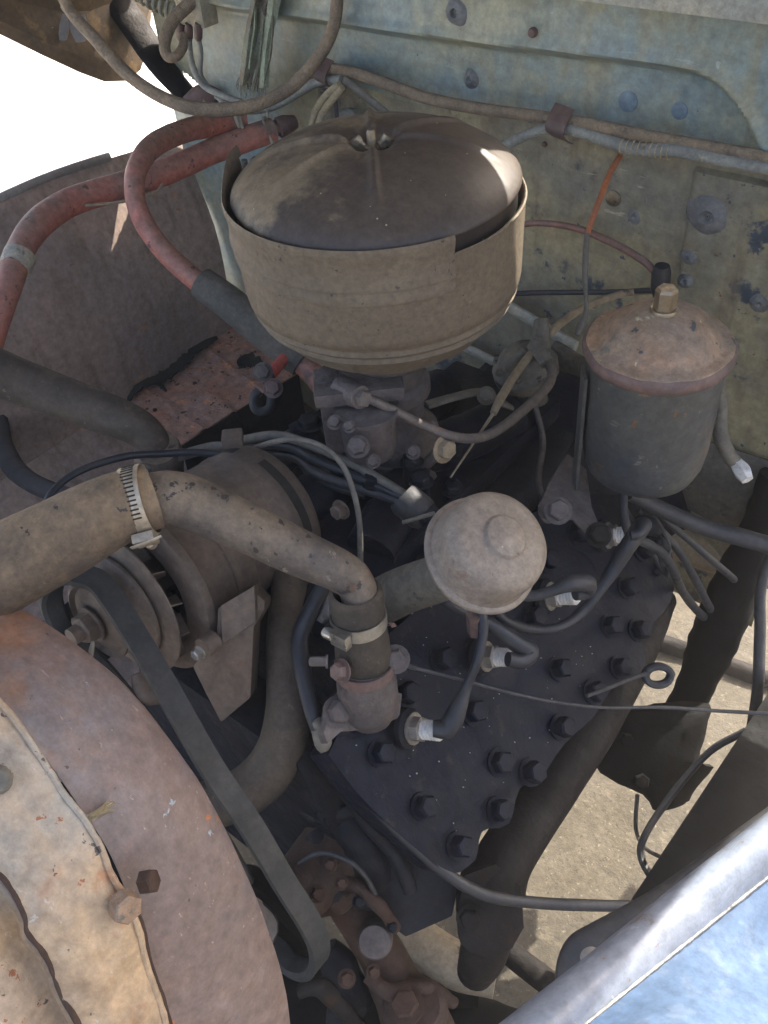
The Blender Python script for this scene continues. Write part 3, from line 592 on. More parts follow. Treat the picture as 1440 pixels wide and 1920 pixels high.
MB().lathe(P(672, 838, .92), P(672, 838, .8)-P(672, 838, .92), [(.0001, .008), (.009, .008), (.011, .004), (.011, -.01)], 16).build('drain_plug', 'carb', cb)
MB().lathe((0, -.005, .868), (0, 0, 1), [(.046, .01), (.052, .008), (.052, -.004), (.04, -.02), (.05, -.05)], 6, lump=.002).build('base_flange', 'carb', cb, bevel=.002)
bolt(P(832, 842, .95), (TV+RV*.8+V((0, 0, .4))), .0100, .010, 'tan_pipe', cb, 'adjuster_nut', 1.5)
MB().tube([P(800, 870, .97), P(815, 855, .96), P(832, 842, .955)], .006, 10, 2).build('adjuster_stem', 'carb', cb)
# intake manifold
im = thing('intake_manifold', (0, 0, .8), 'dark blue intake manifold with stud nuts, below the carburettor in the engine valley', 'manifold')
MB().box((0, .0, .815), .16, .44, .03).build('valley_plate', 'blue_dark', im, bevel=.008)
MB().tube([(-.05, -.12, .835), (-.03, -.03, .85), (.03, .05, .85), (.05, .15, .835)], .028, 14, 4, lump=.06).build('runner', 'blue_dark', im)
MB().tube([(.055, -.12, .835), (.03, -.03, .85), (-.03, .05, .85), (-.05, .15, .835)], .028, 14, 4, lump=.06).build('runner', 'blue_dark', im)
for x, y, d in ((772, 868, .96), (700, 905, .97), (640, 880, 1.0), (790, 905, .95), (850, 920, .98)):
    MB().tube([P(x, y+26, d+.02), P(x, y, d)], [.010, .008], 12, 1).build('stud', 'blue_dark', im)
    bolt(P(x, y, d), (0, 0, 1), .0095, .010, 'black_iron', im)

# fuel line carb -> pump
fl = [(688, 746, .905, 8.5), (735, 768, .92, 9), (800, 800, .94, 9), (855, 820, .95, 9.5), (905, 819, .97, 9.5), (950, 795, .99, 9.5), (1000, 752, 1.01, 9.5), (1028, 722, 1.03, 9.5), (1035, 698, 1.04, 9), (1026, 678, 1.05, 9)]
tag(pxtube('fuel_line', fl, 'fuelline', seg=12, lump=.05, lscale=150), 'bent steel fuel line running from the carburettor inlet to the fuel pump', 'fuel line')
# fuel pump
fp = thing('fuel_pump', P(990, 700, 1.1), 'dusty cast fuel pump with domed top and bolted flange, between air cleaner and oil filter', 'fuel pump')
q = P(985, 690, 1.10)
MB().lathe(q, (-.1, -.25, 1), [(.0001, .030), (.018, .028), (.028, .020), (.033, .010), (.036, .006), (.039, .004), (.039, -.008), (.036, -.012), (.026, -.022), (.018, -.035), (.018, -.075)], 26, lump=.0012, lscale=80).build('body', 'pump', fp)
for k in range(8):
    a = 2*pi*k/8+.3; bolt(q+V((cos(a)*.034, sin(a)*.034, .004)), (-.1, -.25, 1), .0042, .005, 'pump', fp, 'screw')
MB().tube([P(1010, 665, 1.08), P(1015, 625, 1.07), P(1015, 600, 1.07)], [R(22, 1.08), R(17, 1.08), R(14, 1.08)], 14, 4).build('filter_dome', 'pump', fp)
MB().tube([P(1005, 645, 1.06), P(1018, 665, 1.05), P(1026, 682, 1.045)], [R(20, 1.05), R(18, 1.05), R(15, 1.05)], 6, 1).build('outlet_fitting', 'pump', fp)
MB().tube([P(950, 700, 1.09), P(960, 680, 1.07), P(985, 655, 1.06)], [R(10, 1), R(12, 1), R(9, 1)], 10, 3).build('bail_wire', 'pump', fp)
MB().tube([P(1040, 665, 1.12), P(1075, 680, 1.10), P(1120, 700, 1.05)], [R(30, 1.1), R(24, 1.1), R(22, 1.1)], 12, 4, flat=.6, lump=.1).build('mount_arm', 'pump', fp)
# linkage
lk = pxtube('throttle_linkage', [(800, 760, 1.03, 12), (850, 745, 1.04, 11), (905, 735, 1.06, 12), (935, 752, 1.07, 14), (960, 765, 1.08, 9)], 'pump', flat=.5, upv=V((0, 0, 1)))
tag(lk, 'dusty throttle linkage arm reaching right from below the air cleaner towards the fuel pump', 'linkage')
bolt(P(912, 742, 1.045), V((.3, -.6, .7)), .008, .008, 'pump', lk)
rod = pxtube('throttle_rod', [(1224, 545, 1.17, 7), (1170, 550, 1.16, 7), (1095, 577, 1.13, 7.5), (1030, 625, 1.08, 8), (975, 690, 1.04, 8), (940, 745, 1.0, 9), (925, 775, .99, 7)], 'tan_pipe', seg=10)
tag(rod, 'thin rusty curved rod sweeping from the firewall fitting down across the fuel pump', 'rod')
pxtube('thin_end', [(925, 775, .99, 4), (885, 835, .98, 2.5), (845, 895, .97, 2)], 'tan_pipe', rod, seg=6)

# domed canister in shade behind
dc = thing('ignition_coil', P(880, 900, 1.1), 'dark blue cylinder with a domed top, in shade right of the carburettor', 'coil')
MB().lathe(P(868, 850, 1.10), (0, 0, 1), [(.036, -.12), (.036, .015), (.034, .028), (.026, .038), (.014, .044), (.0001, .046)], 26).build('housing', 'blue_dark', dc)
MB().box(P(820, 930, 1.06), .05, .05, .02, axz).build('bracket', 'blue_dark', dc, bevel=.004)

# ================================================================== OIL FILTER
OF = V((.250, .080, 1.048)); of = thing('oil_filter', OF-V((0, 0, .15)), 'tall dark oil filter canister with a rusty domed lid and brass hex bolt', 'oil filter')
tl = V((.0, .0, 1))
MB().lathe(OF, tl, [(.0001, -.152), (.04, -.150), (.053, -.142), (.0575, -.130), (.0595, -.11), (.0608, -.02), (.0612, -.004)], 48, lump=.0008, lscale=40).build('canister', 'canister', of)
MB().lathe(OF, tl, [(.0600, -.013), (.0630, -.012), (.0652, -.008), (.0655, -.003), (.0640, .001), (.0610, .0025), (.0575, .003), (.054, .0045), (.050, .010), (.044, .017), (.034, .024), (.022, .029), (.012, .031), (.0001, .031)], 56, lump=.0009, lscale=45).build('lid', 'rust_lid', of)
MB().lathe(OF+V((0, 0, .031)), tl, [(.0001, .003), (.0115, .003), (.0125, .001), (.0125, -.001)], 20).build('washer', 'brass', of)
bolt(OF+V((0, 0, .033)), tl, .0098, .020, 'brass', of, 'lid_bolt', 0, .35)
MB().lathe(OF, tl, [(.0625, -.014), (.0655, -.0125), (.0672, -.009), (.0675, -.005), (.0662, -.0015), (.0640, .0005), (.0615, -.0008)], 56, lump=.0010, lscale=60).build('lid_rim', 'clip', of)
# strap bracket on its left side
s_ = [OF+sdir(d)*.0635+V((0, 0, 0)) for d in (196, 189, 182, 175)]
MB().grid([[p+V((0, 0, z)) for z in (-.03, -.08, -.14, -.165)] for p in s_], thick=.003).build('bracket_strap', 'canister', of)
pl = [P(1030, 905, .95), P(1010, 950, .93), P(1030, 978, .92), P(1075, 975, .92), P(1105, 1010, .91), P(1118, 1022, .91), P(1135, 1010, .91), P(1110, 950, .94), P(1100, 880, .97), P(1065, 850, .97)]
MB().prism(pl, CF*.010).build('foot', 'carb', of, bevel=.002)
bolt(P(1046, 958, .915), -CF+V((0, 0, .3)), .0105, .010, 'carb', of); bolt(P(1122, 1003, .905), -CF+V((0, 0, .3)), .0095, .009, 'iron_brown', of)
# hose from filter on the right
pr = pxtube('oil_return_pipe', [(1342, 700, .93, 12), (1352, 760, .95, 13), (1350, 810, .96, 14), (1365, 850, .97, 14), (1385, 875, .98, 14)], 'pump')
tag(pr, 'grey pipe dropping behind the right side of the oil filter to a white fitting', 'pipe')
pxtube('fitting', [(1380, 868, .975, 13), (1392, 884, .97, 17), (1402, 900, .965, 12)], 'ceramic', pr, seg=6)

# ================================================================== GENERATOR
GA = P(172, 1170, .87); GB = P(500, 957, 1.03); ga = (GB-GA).normalized()
gn = thing('generator', (GA+GB)/2-V((0, 0, .07)), 'grey cylindrical generator with vaned fan and pulley, left of the radiator outlet elbow', 'generator')
ln = (GB-GA).length
MB().lathe(GA, ga, [(.062, .078), (.062, .062), (.086, .062), (.0905, .064), (.092, .068), (.092, .073), (.0895, .0745), (.0885, .076), (.0880, .105), (.0862, .106), (.0862, .108), (.0880, .109), (.0875, .135), (.083, .141), (.0815, .143), (.081, ln-.040), (.0818, ln-.038), (.0822, ln-.034), (.0822, ln-.008), (.079, ln-.001), (.050, ln+.004), (.0001, ln+.004)], 56, lump=.0008, lscale=40).build('casing', 'gen', gn)
# cooling slots in the rear band
ug, wg = perp(ga); SL0 = .2
for k in range(4):
    a0 = 2*pi*k/4+SL0
    MB().lathe(GA, ga, [(.0800, ln-.027), (.0826, ln-.0265), (.0826, ln-.016), (.0800, ln-.0155)], 16, a0=a0, a1=a0+1.15).build('cooling_slot', 'slot', gn)
MB().lathe(GA, ga, [(.012, .036), (.074, .036), (.0775, .038), (.0775, .0395), (.012, .0395)], 48).build('fan_disc', 'gen', gn)
for k in range(14):
    a = 2*pi*k/14; d = ug*cos(a)+wg*sin(a); tt = ga.cross(d)
    q0 = GA+ga*.040+d*.048; q1 = GA+ga*.040+d*.076
    MB().prism([q0, q1, q1+tt*.004+ga*.012, q0+tt*.004+ga*.026], tt*.0015).build('fan_blade', 'gen', gn)
MB().lathe(GA, ga, [(.0001, .004), (.020, .004), (.034, .008), (.0375, .004), (.0415, .006), (.0420, .008), (.0350, .013), (.0350, .017), (.054, .028), (.057, .030), (.057, .033), (.012, .034)], 48).build('pulley', 'gen', gn)
MB().lathe(GA, ga, [(.0001, -.001), (.014, -.001), (.016, .002)], 24).build('hub_washer', 'gen', gn)
bolt(GA, -ga, .0150, .014, 'gen', gn, 'pulley_nut', 1.25); MB().lathe(GA, -ga, [(.0085, .01), (.0085, .024), (.0001, .025)], 14).build('shaft_end', 'gen', gn)
# bracket block on its near side
pl = [P(408, 1140, .86), P(478, 1108, .86), P(497, 1127, .86), P(496, 1142, .86), P(476, 1176, .865), P(470, 1308, .89), P(414, 1355, .90), P(385, 1300, .89), P(360, 1248, .88), P(405, 1205, .86)]
MB().prism(pl, CF*.05).build('mount_bracket', 'gen', gn, bevel=.003)
MB().prism([P(413, 1136, .850), P(477, 1098, .840), P(480, 1166, .85), P(416, 1210, .855)], CF*.03).build('bracket_cap', 'gen', gn, bevel=.002)
bolt(P(376, 1222, .835), -ga, .0055, .008, 'steel', gn, washer=1.2); MB().tube([P(380, 1216, .85), P(402, 1200, .86)], [.010, .011], 14, 1).build('bracket_ear', 'gen', gn)
MB().tube([P(258, 1262, .9), P(275, 1300, .9), P(300, 1310, .9)], [R(14, .9), R(22, .9), R(12, .9)], 12, 4).build('lug', 'gen', gn)
MB().box(P(436, 822, .97), .022, .02, .012, axz).build('terminal', 'gen', gn, bevel=.003)
bolt(P(640, 955, .93), -ga, .008, .01, 'gen', gn)

# water pump pulley and crank pulley, belt
WA = P(500, 1745, .92); wd = V((0, 1, 0))
wp = thing('water_pump', WA, 'dark water pump with round pulley, low beside the fan shroud, carrying the belt', 'water pump')
MB().lathe(WA, wd, [(.0001, .0), (.02, .0), (.050, .010), (.058, .004), (.060, .006), (.052, .014), (.052, .020), (.060, .028), (.058, .030), (.03, .034)], 48).build('pulley', 'rail', wp)
MB().lathe(WA, wd, [(.026, .034), (.034, .06), (.038, .085), (.040, .11)], 24, lump=.004, lscale=40).build('housing', 'rust_cast', wp)
bolt(WA, -wd, .012, .01, 'iron_brown', wp)
# belt: near (right) run is a flat band from the generator pulley down round the pump pulley
def belt_path():
    pts = [(140, 1078, .85), (182, 1090, .845), (214, 1128, .838), (262, 1205, .832), (312, 1290, .825), (396, 1438, .82), (470, 1548, .82), (530, 1650, .835), (580, 1730, .85), (598, 1775, .86), (592, 1812, .875), (560, 1815, .89), (530, 1790, .90), (480, 1700, .91), (400, 1560, .90), (300, 1400, .89), (200, 1270, .89), (125, 1190, .88), (96, 1130, .87), (108, 1088, .86)]
    return [P(*p) for p in pts]
bpt = [V(q) for q in spline([tuple(p) for p in belt_path()]+[tuple(belt_path()[0])], 5)][:-1]
rings = []
for i, p in enumerate(bpt):
    t = (bpt[(i+1) % len(bpt)]-bpt[i-1]).normalized(); w = (wd-t*wd.dot(t)).normalized(); nn = t.cross(w)
    a, h = .0112, .0042
    rings.append([p+w*a*.95+nn*h, p+w*a-nn*h*.6, p+w*a*.7-nn*h*1.2, p-w*a*.7-nn*h*1.2, p-w*a-nn*h*.6, p-w*a*.95+nn*h])
bl = MB().rings(rings, close=True).build('fan_belt', 'belt', angle=35)
tag(bl, 'worn black fan belt running diagonally from the generator pulley down past the shroud', 'belt')

# ================================================================== RADIATOR HOSES
ua = thing('upper_radiator_hose', P(150, 1000, .78), 'fat dusty radiator hose at the left edge, clamped to a pipe over the generator', 'radiator hose')
hz = [(-120, 1128, .74, 84), (-20, 1080, .74, 83), (90, 1022, .745, 79), (190, 968, .75, 71), (250, 942, .755, 65), (288, 930, .76, 62)]
pxtube('hose', hz, 'hose', ua, 30, 8, lump=.025, lscale=22)
pp = [(262, 940, .76, 48), (320, 934, .765, 52), (372, 949, .77, 51), (469, 993, .775, 48), (573, 1042, .78, 44), (640, 1073, .78, 40), (668, 1098, .785, 37), (680, 1150, .79, 35)]
pxtube('metal_pipe', pp, 'pipe', ua, 26, 8, lump=.03, lscale=35)
# worm-drive clamp builder
def clamp(parent, a, b, r, w, m, scr_dir, nslot=26, sl0=0., sl1=6.2, name='hose_clamp'):
    """band round the axis a->b at a; r radius; w width; scr_dir where the screw sits"""
    ax = (b-a).normalized(); c = MB().lathe(a, ax, [(r, -w/2), (r+.0012, -w/2), (r+.0014, 0), (r+.0012, w/2), (r, w/2)], 48, lump=.0004, lscale=50).build(name, m, parent)
    u, wv = perp(ax); sb = MB(); sdn = (scr_dir-ax*scr_dir.dot(ax)).normalized()
    base = atan2(sdn.dot(wv), sdn.dot(u))
    for k in range(nslot):
        t = base+sl0+(sl1-sl0)*k/nslot; d = u*cos(t)+wv*sin(t); e = ax.cross(d); q = a+d*(r+.0014)
        sb.prism([q+ax*w*.30+e*.0007, q+ax*w*.30-e*.0007, q-ax*w*.30-e*.0007, q-ax*w*.30+e*.0007], d*.0003)
    o = sb.build('slots', 'slot', parent if not isinstance(parent, bpy.types.Object) else c); 
    o.location = -V(c.location) if False else o.location
    q = a+sdn*(r+.005); e = ax.cross(sdn)
    MB().box(q-e*.004, w*1.05, .018, .008, (ax, e, sdn)).build('screw_housing', m, c, bevel=.0015)
    MB().lathe(q+e*.004, e, [(.0001, .010), (.0045, .010), (.0052, .008), (.0052, 0), (.003, -.002)], 16).build('screw', m, c)
    MB().box(q+e*.0143, .0075, .0012, .0012, (ax, e, sdn)).build('screw_slot', 'slot', c)
    return c
clamp(ua, P(262, 940, .757), P(320, 925, .757), R(66, .757), .017, 'warm_steel', -CU*1.0-CF*.25, 40, .6, 5.6)
pxtube('clamp_tail', [(246, 1028, .735, 4), (275, 1018, .73, 4), (303, 1005, .73, 3)], 'warm_steel', ua, 8, flat=.3)

ub = thing('far_radiator_hose', P(150, 760, 1.0), 'dusty black radiator hose from the left edge to the far cylinder head neck', 'radiator hose')
pxtube('hose', [(-120, 645, .98, 47), (-20, 692, .99, 45), (70, 728, 1.0, 42), (160, 762, 1.0, 40), (225, 785, 1.0, 38), (265, 806, 1.005, 35), (288, 834, 1.01, 33), (296, 862, 1.02, 33)], 'hose_dark', ub, 26, 8, lump=.03, lscale=25)
nk = MB().tube([P(294, 838, 1.0), P(297, 850, 1.01), P(299, 872, 1.03), P(302, 930, 1.06)], [R(40, 1.02), R(45, 1.02), R(45, 1.03), R(42, 1.05)], 24, 3)
nk.build('neck_collar', 'pipe', ub)

# near water outlet elbow with its hose stub and clamps
el = thing('water_outlet_elbow', P(690, 1330, .86), 'short black hose stub and cast elbow bolted to the front of the near cylinder head', 'water outlet')
E0, E1 = P(667, 1112, .785), P(684, 1250, .835)
ax = (E1-E0).normalized()
MB().lathe(E0, ax, [(R(36, .785), .030), (R(39, .785), .002), (R(43, .785), -.003), (R(51, .785), -.001), (R(53, .785), .004), (R(51, .79), .012), (R(50, .8), .03), (R(52, .81), .055), (R(54, .82), .085), (R(50, .82), .090)], 36, lump=.0008, lscale=50).build('hose_stub', 'hose_dark', el)
clamp(el, P(672, 1160, .80), P(680, 1215, .82), R(51, .80), .013, 'steel', -CU*.5-CF*1.0-CR*.9, 22, .35, 3.0)
c2 = MB().lathe(P(683, 1250, .83), ax, [(R(54, .83), -.006), (R(56, .83), -.0055), (R(56, .83), .0055), (R(54, .83), .006)], 36).build('band_clamp', 'clip', el)
bolt(P(642, 1258, .80), -CF-CR, .008, .009, 'clip', el); bolt(P(615, 1240, .80), -CR, .0045, .016, 'fuelline', el, 'clamp_screw')
MB().tube([P(685, 1240, .83), P(688, 1285, .845), P(692, 1320, .86), P(694, 1345, .87)], [R(54, .83), R(57, .845), R(55, .86), R(40, .87)], 30, 6, lump=.03, lscale=40).build('elbow', 'carb', el)
n45 = V((1, 0, 1)).normalized()
fl_ = [(607, 1375), (622, 1320), (650, 1290), (720, 1290), (755, 1300), (750, 1345), (700, 1368), (640, 1372), (615, 1395)]
HC = .945                                         # head top plane: x + z = HC
def PH(px, py, off=0): return _hit(px, py, n45, (HC/sqrt(2))+off)
MB().prism([PH(*q, .014) for q in fl_], -n45*.016).build('flange', 'carb', el, bevel=.002)
bolt(PH(632, 1335, .014), n45, .011, .011, 'carb', el); bolt(PH(742, 1235, .010), n45, .010, .012, 'carb', el)

# ================================================================== ENGINE BLOCK AND HEADS
eb = thing('engine_block', (0, 0, .5), 'dark blue-black cast engine block under the bolted cylinder head', 'engine block')
sec = [(.255, .665), (.20, .58), (.13, .50), (.12, .36), (-.12, .36), (-.13, .50), (-.20, .58), (-.255, .665), (-.11, .80), (.11, .80)]
g = [[V((x, y, z)) for x, z in sec+[sec[0]]] for y in (-.27, -.1, .05, .20)]
b = MB().prism([V((x, -.265, z)) for x, z in sec], V((0, .47, 0))); b.build('block', 'black_iron', eb, bevel=.008)
MB().prism([V((x*.8, -.32, z)) for x, z in ((.15, .75), (.20, .62), (.12, .40), (-.12, .40), (-.20, .62), (-.15, .75))], V((0, .06, 0))).build('timing_cover', 'black_iron', eb, bevel=.01)
MB().tube([(0, .20, .6), (0, .30, .58), (0, .38, .56)], [.17, .19, .21], 24, 2).build('bell_housing', 'blue_dark', eb)

hd = thing('cylinder_head', (.2, 0, .75), 'dark blue bolted cylinder head on the near bank, with four spark plugs', 'cylinder head')
out = [(615, 1415), (650, 1335), (700, 1220), (755, 1165), (850, 1075), (960, 985), (1040, 940), (1150, 925), (1225, 960), (1262, 1040), (1262, 1120), (1215, 1190), (1205, 1265), (1150, 1290), (1115, 1345), (1060, 1395), (1010, 1465), (975, 1480), (955, 1545), (905, 1560), (893, 1612), (845, 1640), (790, 1600), (700, 1520)]
oo = [V((q[0], q[1], 0)) for q in spline(out+[out[0]], 3)][:-1]
hp = [PH(q.x+2.5*noise.noise(q*.05), q.y+2.5*noise.noise(q*.05+V((9, 0, 0)))) for q in oo]
hb = MB().prism(hp, -n45*.042); ho = hb.build('head_casting', 'blue_dark', hd, bevel=.005, angle=35)
# raised water-jacket humps
for q in (((700, 1330), (745, 1430), 60), ((880, 1190), (960, 1290), 70), ((1040, 1040), (1120, 1130), 70)):
    A, B = PH(*q[0], -.004), PH(*q[1], -.004)
    MB().tube([A, (A+B)/2, B], [R(q[2], .9)*.7, R(q[2], .9), R(q[2], .9)*.6], 18, 4, flat=.22, upv=n45).build('water_jacket', 'blue_dark', hd)
hbolts = [(718, 1410), (798, 1510), (864, 1584), (938, 1517), (1000, 1446), (942, 1428), (893, 1332), (1052, 1252), (1056, 1362), (834, 1234), (766, 1298), (1088, 1000), (1004, 1156), (1030, 1048), (1150, 1172), (1166, 1250), (1118, 1296), (1200, 1180), (1180, 1100), (1210, 1030)]
for q in hbolts:
    d = depth(PH(*q)); 
    o = bolt(PH(q[0]-6, q[1]+2, .001), n45, .0104+.0012*random.random(), .013+.004*random.random(), 'blue_dark', hd, 'head_bolt', 1.28)
# gasket edge and coating of debris behind the breather
gk = MB().prism([p-n45*.0425 for p in hp], -n45*.002).build('head_gasket', 'iron_brown', hd)

fh_ = thing('far_cylinder_head', (-.2, 0, .75), 'dark cylinder head on the far bank, mostly hidden behind the generator', 'cylinder head')
nf = V((-1, 0, 1)).normalized()
def ph2(x, y): return V((x, y, .935+x))
MB().prism([ph2(-.12, -.24), ph2(-.12, .2), ph2(-.27, .2), ph2(-.27, -.24)], -nf*.04).build('head_casting', 'black_iron', fh_, bevel=.006)
for y in (-.2, -.12, -.04, .04, .12):
    for x in (-.14, -.25): bolt(ph2(x, y), nf, .012, .018, 'black_iron', fh_, 'head_bolt', 1.4)

# exhaust manifold
em = thing('exhaust_manifold', (.3, 0, .6), 'dark brown exhaust manifold tube along the lower edge of the near head', 'exhaust manifold')
pxtube('tube', [(1230, 1120, 1.20, 38), (1190, 1215, 1.14, 43), (1118, 1345, 1.07, 48), (1028, 1485, 1.01, 50), (950, 1605, .96, 54), (922, 1680, .95, 60)], 'iron_brown', em, 22, 6, lump=.03, lscale=30)
pl = [(870, 1640), (930, 1618), (978, 1660), (984, 1740), (962, 1780), (920, 1800), (885, 1790), (862, 1770), (858, 1700)]
MB().prism([P(a, b_, .925) for a, b_ in pl], CF*.035+V((0, 0, -.01))).build('outlet_flange', 'iron_brown', em, bevel=.006)
pxtube('outlet', [(920, 1735, .95, 48), (905, 1790, .97, 44), (890, 1825, .99, 34)], 'iron_brown', em, 18, 4)
bolt(P(880, 1720, .92), -CF, .010, .010, 'iron_brown', em)

# ================================================================== OIL FILLER / BREATHER
bf = thing('oil_filler_breather', P(700, 1120, .95), 'round taupe oil filler breather cap on an inclined tube, over the near cylinder head', 'breather cap')
bc = P(903, 1040, .79); bax = (-(bc-CAM).normalized()+CR*.53+CU*.40).normalized()
MB().lathe(bc, bax, [(.030, -.010), (.048, -.007), (.0515, -.005), (.0528, -.002), (.0526, .001), (.0510, .0025), (.0482, .003), (.0472, .006), (.0466, .014), (.0460, .026), (.0440, .033), (.0395, .038), (.033, .0402), (.0205, .0412), (.0188, .0420), (.0182, .0448), (.0165, .0458), (.0001, .0460)], 64, lump=.0006, lscale=40).build('cap', 'breather', bf, angle=60)
pxtube('filler_tube', [(880, 1060, .82, 46), (820, 1085, .86, 45), (755, 1108, .90, 45), (690, 1140, .95, 44), (600, 1180, 1.0, 42)], 'pump', bf, 22, 4, lump=.02)
pxtube('neck_nut', [(890, 1150, .84, 17), (893, 1185, .86, 17)], 'clip', bf, 6, 1)

# ================================================================== SPARK PLUGS AND LEADS
pd = (CR*.80-CF*.55+CU*.05).normalized()
for i, (x, y, lab) in enumerate(((775, 1366, 'nearest the front, below the water outlet elbow'), (912, 1231, 'just below the round breather cap'), (1032, 1118, 'just right of the breather cap'), (1140, 1004, 'farthest back, below the oil filter foot'))):
    c = PH(x, y, .012); s = thing('spark_plug', c, 'spark plug with white ceramic, '+lab, 'spark plug', 'spark plugs in the near cylinder head')
    MB().lathe(c, pd, [(.0001, -.010), (.019, -.010), (.0195, -.004), (.015, -.001), (.013, 0)], 24).build('gasket_seat', 'black_iron', s)
    bolt(c, pd, .0125, .012, 'crimp', s, 'hex', 1.25)
    q = c+pd*.011; b = MB(); pr_ = [(.0095, 0)]
    for k in range(5): pr_ += [(.0095, .002+.0036*k), (.0082, .0030+.0036*k), (.0095, .0040+.0036*k)]
    pr_ += [(.006, .022), (.0001, .0225)]
    b.lathe(q, pd, pr_, 20).build('ceramic', 'ceramic', s)
leads = [
 ('plug lead curving down from the breather cap to the front spark plug', [(900, 1135, .84, 13), (906, 1180, .84, 12), (896, 1235, .84, 11), (876, 1285, .85, 12), (862, 1320, .85, 17), (848, 1352, .85, 22), (838, 1366, .85, 21), (812, 1366, .85, 17)], 'wire_blue'),
 ('plug lead running from under the breather cap to the second spark plug', [(822, 1110, .86, 13), (850, 1138, .87, 13), (895, 1158, .88, 13), (930, 1178, .885, 15), (965, 1203, .89, 19), (992, 1222, .895, 20), (978, 1238, .89, 17), (952, 1236, .885, 15)], 'wire_blue'),
 ('short grey plug lead bent over the third spark plug, right of the breather cap', [(965, 1115, .87, 13), (1000, 1117, .87, 13), (1035, 1108, .87, 13), (1065, 1095, .87, 17), (1098, 1092, .88, 19), (1100, 1108, .89, 16), (1078, 1115, .885, 14)], 'rubber'),
 ('long plug lead looping across the head to the rearmost spark plug', [(925, 1140, .89, 11), (950, 1165, .90, 12), (1000, 1180, .92, 12), (1050, 1175, .93, 12), (1090, 1148, .94, 13), (1125, 1105, .94, 13), (1155, 1060, .94, 15), (1180, 1020, .93, 17), (1205, 985, .93, 18), (1198, 1000, .92, 14), (1182, 1003, .92, 13)], 'wire_blue')]
for lab, pts, m in leads: tag(pxtube('plug_lead', [(a, b_, d, r*(.82 if r < 15 else .95)) for a, b_, d, r in pts], m, seg=14), lab, 'plug lead', 'spark plug leads on the near head')
# conduit of ignition leads behind the generator
cdt = thing('lead_conduit', P(775, 950, .95), 'black conduit cap holding a bundle of ignition leads, between generator and breather cap', 'wire bundle')
pxtube('cap', [(752, 930, .93, 29), (758, 936, .93, 33), (790, 962, .93, 33), (800, 968, .93, 29)], 'rubber', cdt, 22, 1)
pxtube('cap_end', [(795, 962, .925, 26), (806, 972, .925, 24)], 'blue_dark', cdt, 20, 1)
pxtube('cap_pin', [(755, 980, .91, 4), (815, 962, .90, 4)], 'pump', cdt, 8, 1)
for i in range(6):
    o1 = (i-2.5)*11; dd = .02*(i % 2)
    pxtube('lead', [(440+6*i, 842+o1*.5, 1.10+dd, 9), (520+8*i, 828+o1*.9+14, 1.03+dd, 10), (590, 868+o1*1.1, .99+dd, 9), (660, 895+o1*.95, .98+dd, 9), (720, 920+o1*.6, .96+dd, 9), (765, 940+o1*.35, .94, 8)], ('wire_grey', 'wire_black', 'wire_blue')[i % 3], cdt, 10)
tag(pxtube('thin_wire', [(455, 850, 1.04, 5), (500, 832, .97, 5), (555, 824, .92, 5.5), (605, 838, .91, 5.5), (642, 872, .91, 5.5), (662, 920, .91, 5.5), (674, 980, .92, 5.5), (676, 1060, .95, 5.5)], 'wire_grey'), 'thin grey wire arching over the rear end of the generator', 'wire')
tag(pxtube('generator_wire', [(78, 965, .9, 7), (100, 920, .92, 7), (150, 883, .94, 7), (230, 857, .96, 7), (300, 851, .98, 7), (360, 848, .99, 7), (425, 852, .99, 7)], 'wire_blue'), 'blue-black wire arching at the left past the far hose neck to the generator', 'wire')
tag(pxtube('twin_cable', [(130, 960, .95, 10), (200, 905, .97, 10), (300, 868, 1.0, 10), (390, 840, 1.01, 10), (440, 838, 1.0, 9)], 'wire_grey'), 'dusty grey cable running behind the far hose neck, above the generator wire', 'cable')
tag(pxtube('rear_cable', [(560, 800, 1.08, 9), (600, 790, 1.1, 9), (640, 800, 1.1, 8)], 'wire_black'), 'short black cable beside the left foot of the carburettor', 'cable')
pxc = thing('heater_tap', P(580, 810, 1.08), 'blue-black tap fitting left of the carburettor base', 'tap')
pxtube('body', [(545, 812, 1.06, 16), (575, 805, 1.06, 20), (590, 830, 1.06, 24), (600, 860, 1.07, 22)], 'blue_dark', pxc, 14, 4)
bolt(P(580, 796, 1.05), (0, 0, 1), .012, .01, 'black_iron', pxc)

# lower hose and pipes at the engine front
tag(pxtube('lower_radiator_hose', [(545, 1080, .95, 34), (538, 1190, .92, 38), (540, 1260, .91, 41), (542, 1330, .90, 44), (528, 1400, .90, 46), (495, 1455, .90, 47), (440, 1495, .90, 46), (370, 1515, .91, 46)], 'hose_dark', seg=22, lump=.03), 'dark curved rubber hose dropping behind the belt at the engine front', 'radiator hose')
bt = thing('blue_breather_tube', P(580, 1250, .88), 'blue-black tube dropping left of the outlet elbow to a metal clip on the head', 'tube')
pxtube('tube', [(612, 1090, .88, 15), (580, 1150, .88, 16), (562, 1200, .88, 17), (570, 1270, .87, 17), (585, 1330, .86, 16), (597, 1370, .855, 14)], 'wire_blue', bt, 14)
pxtube('clip', [(588, 1362, .85, 8), (600, 1362, .85, 18), (606, 1395, .85, 17), (610, 1408, .85, 9)], 'pump', bt, 10, 3)
tag(pxtube('front_edge_cable', [(606, 1400, .86, 12), (640, 1445, .86, 12), (700, 1510, .86, 12), (770, 1580, .87, 12), (840, 1640, .88, 12), (910, 1678, .89, 12), (1000, 1692, .91, 11), (1090, 1697, .93, 11), (1190, 1698, .96, 10), (1260, 1690, 1.0, 10)], 'wire_blue', seg=12), 'dark cable along the lower front edge of the near head to the frame rail', 'cable')

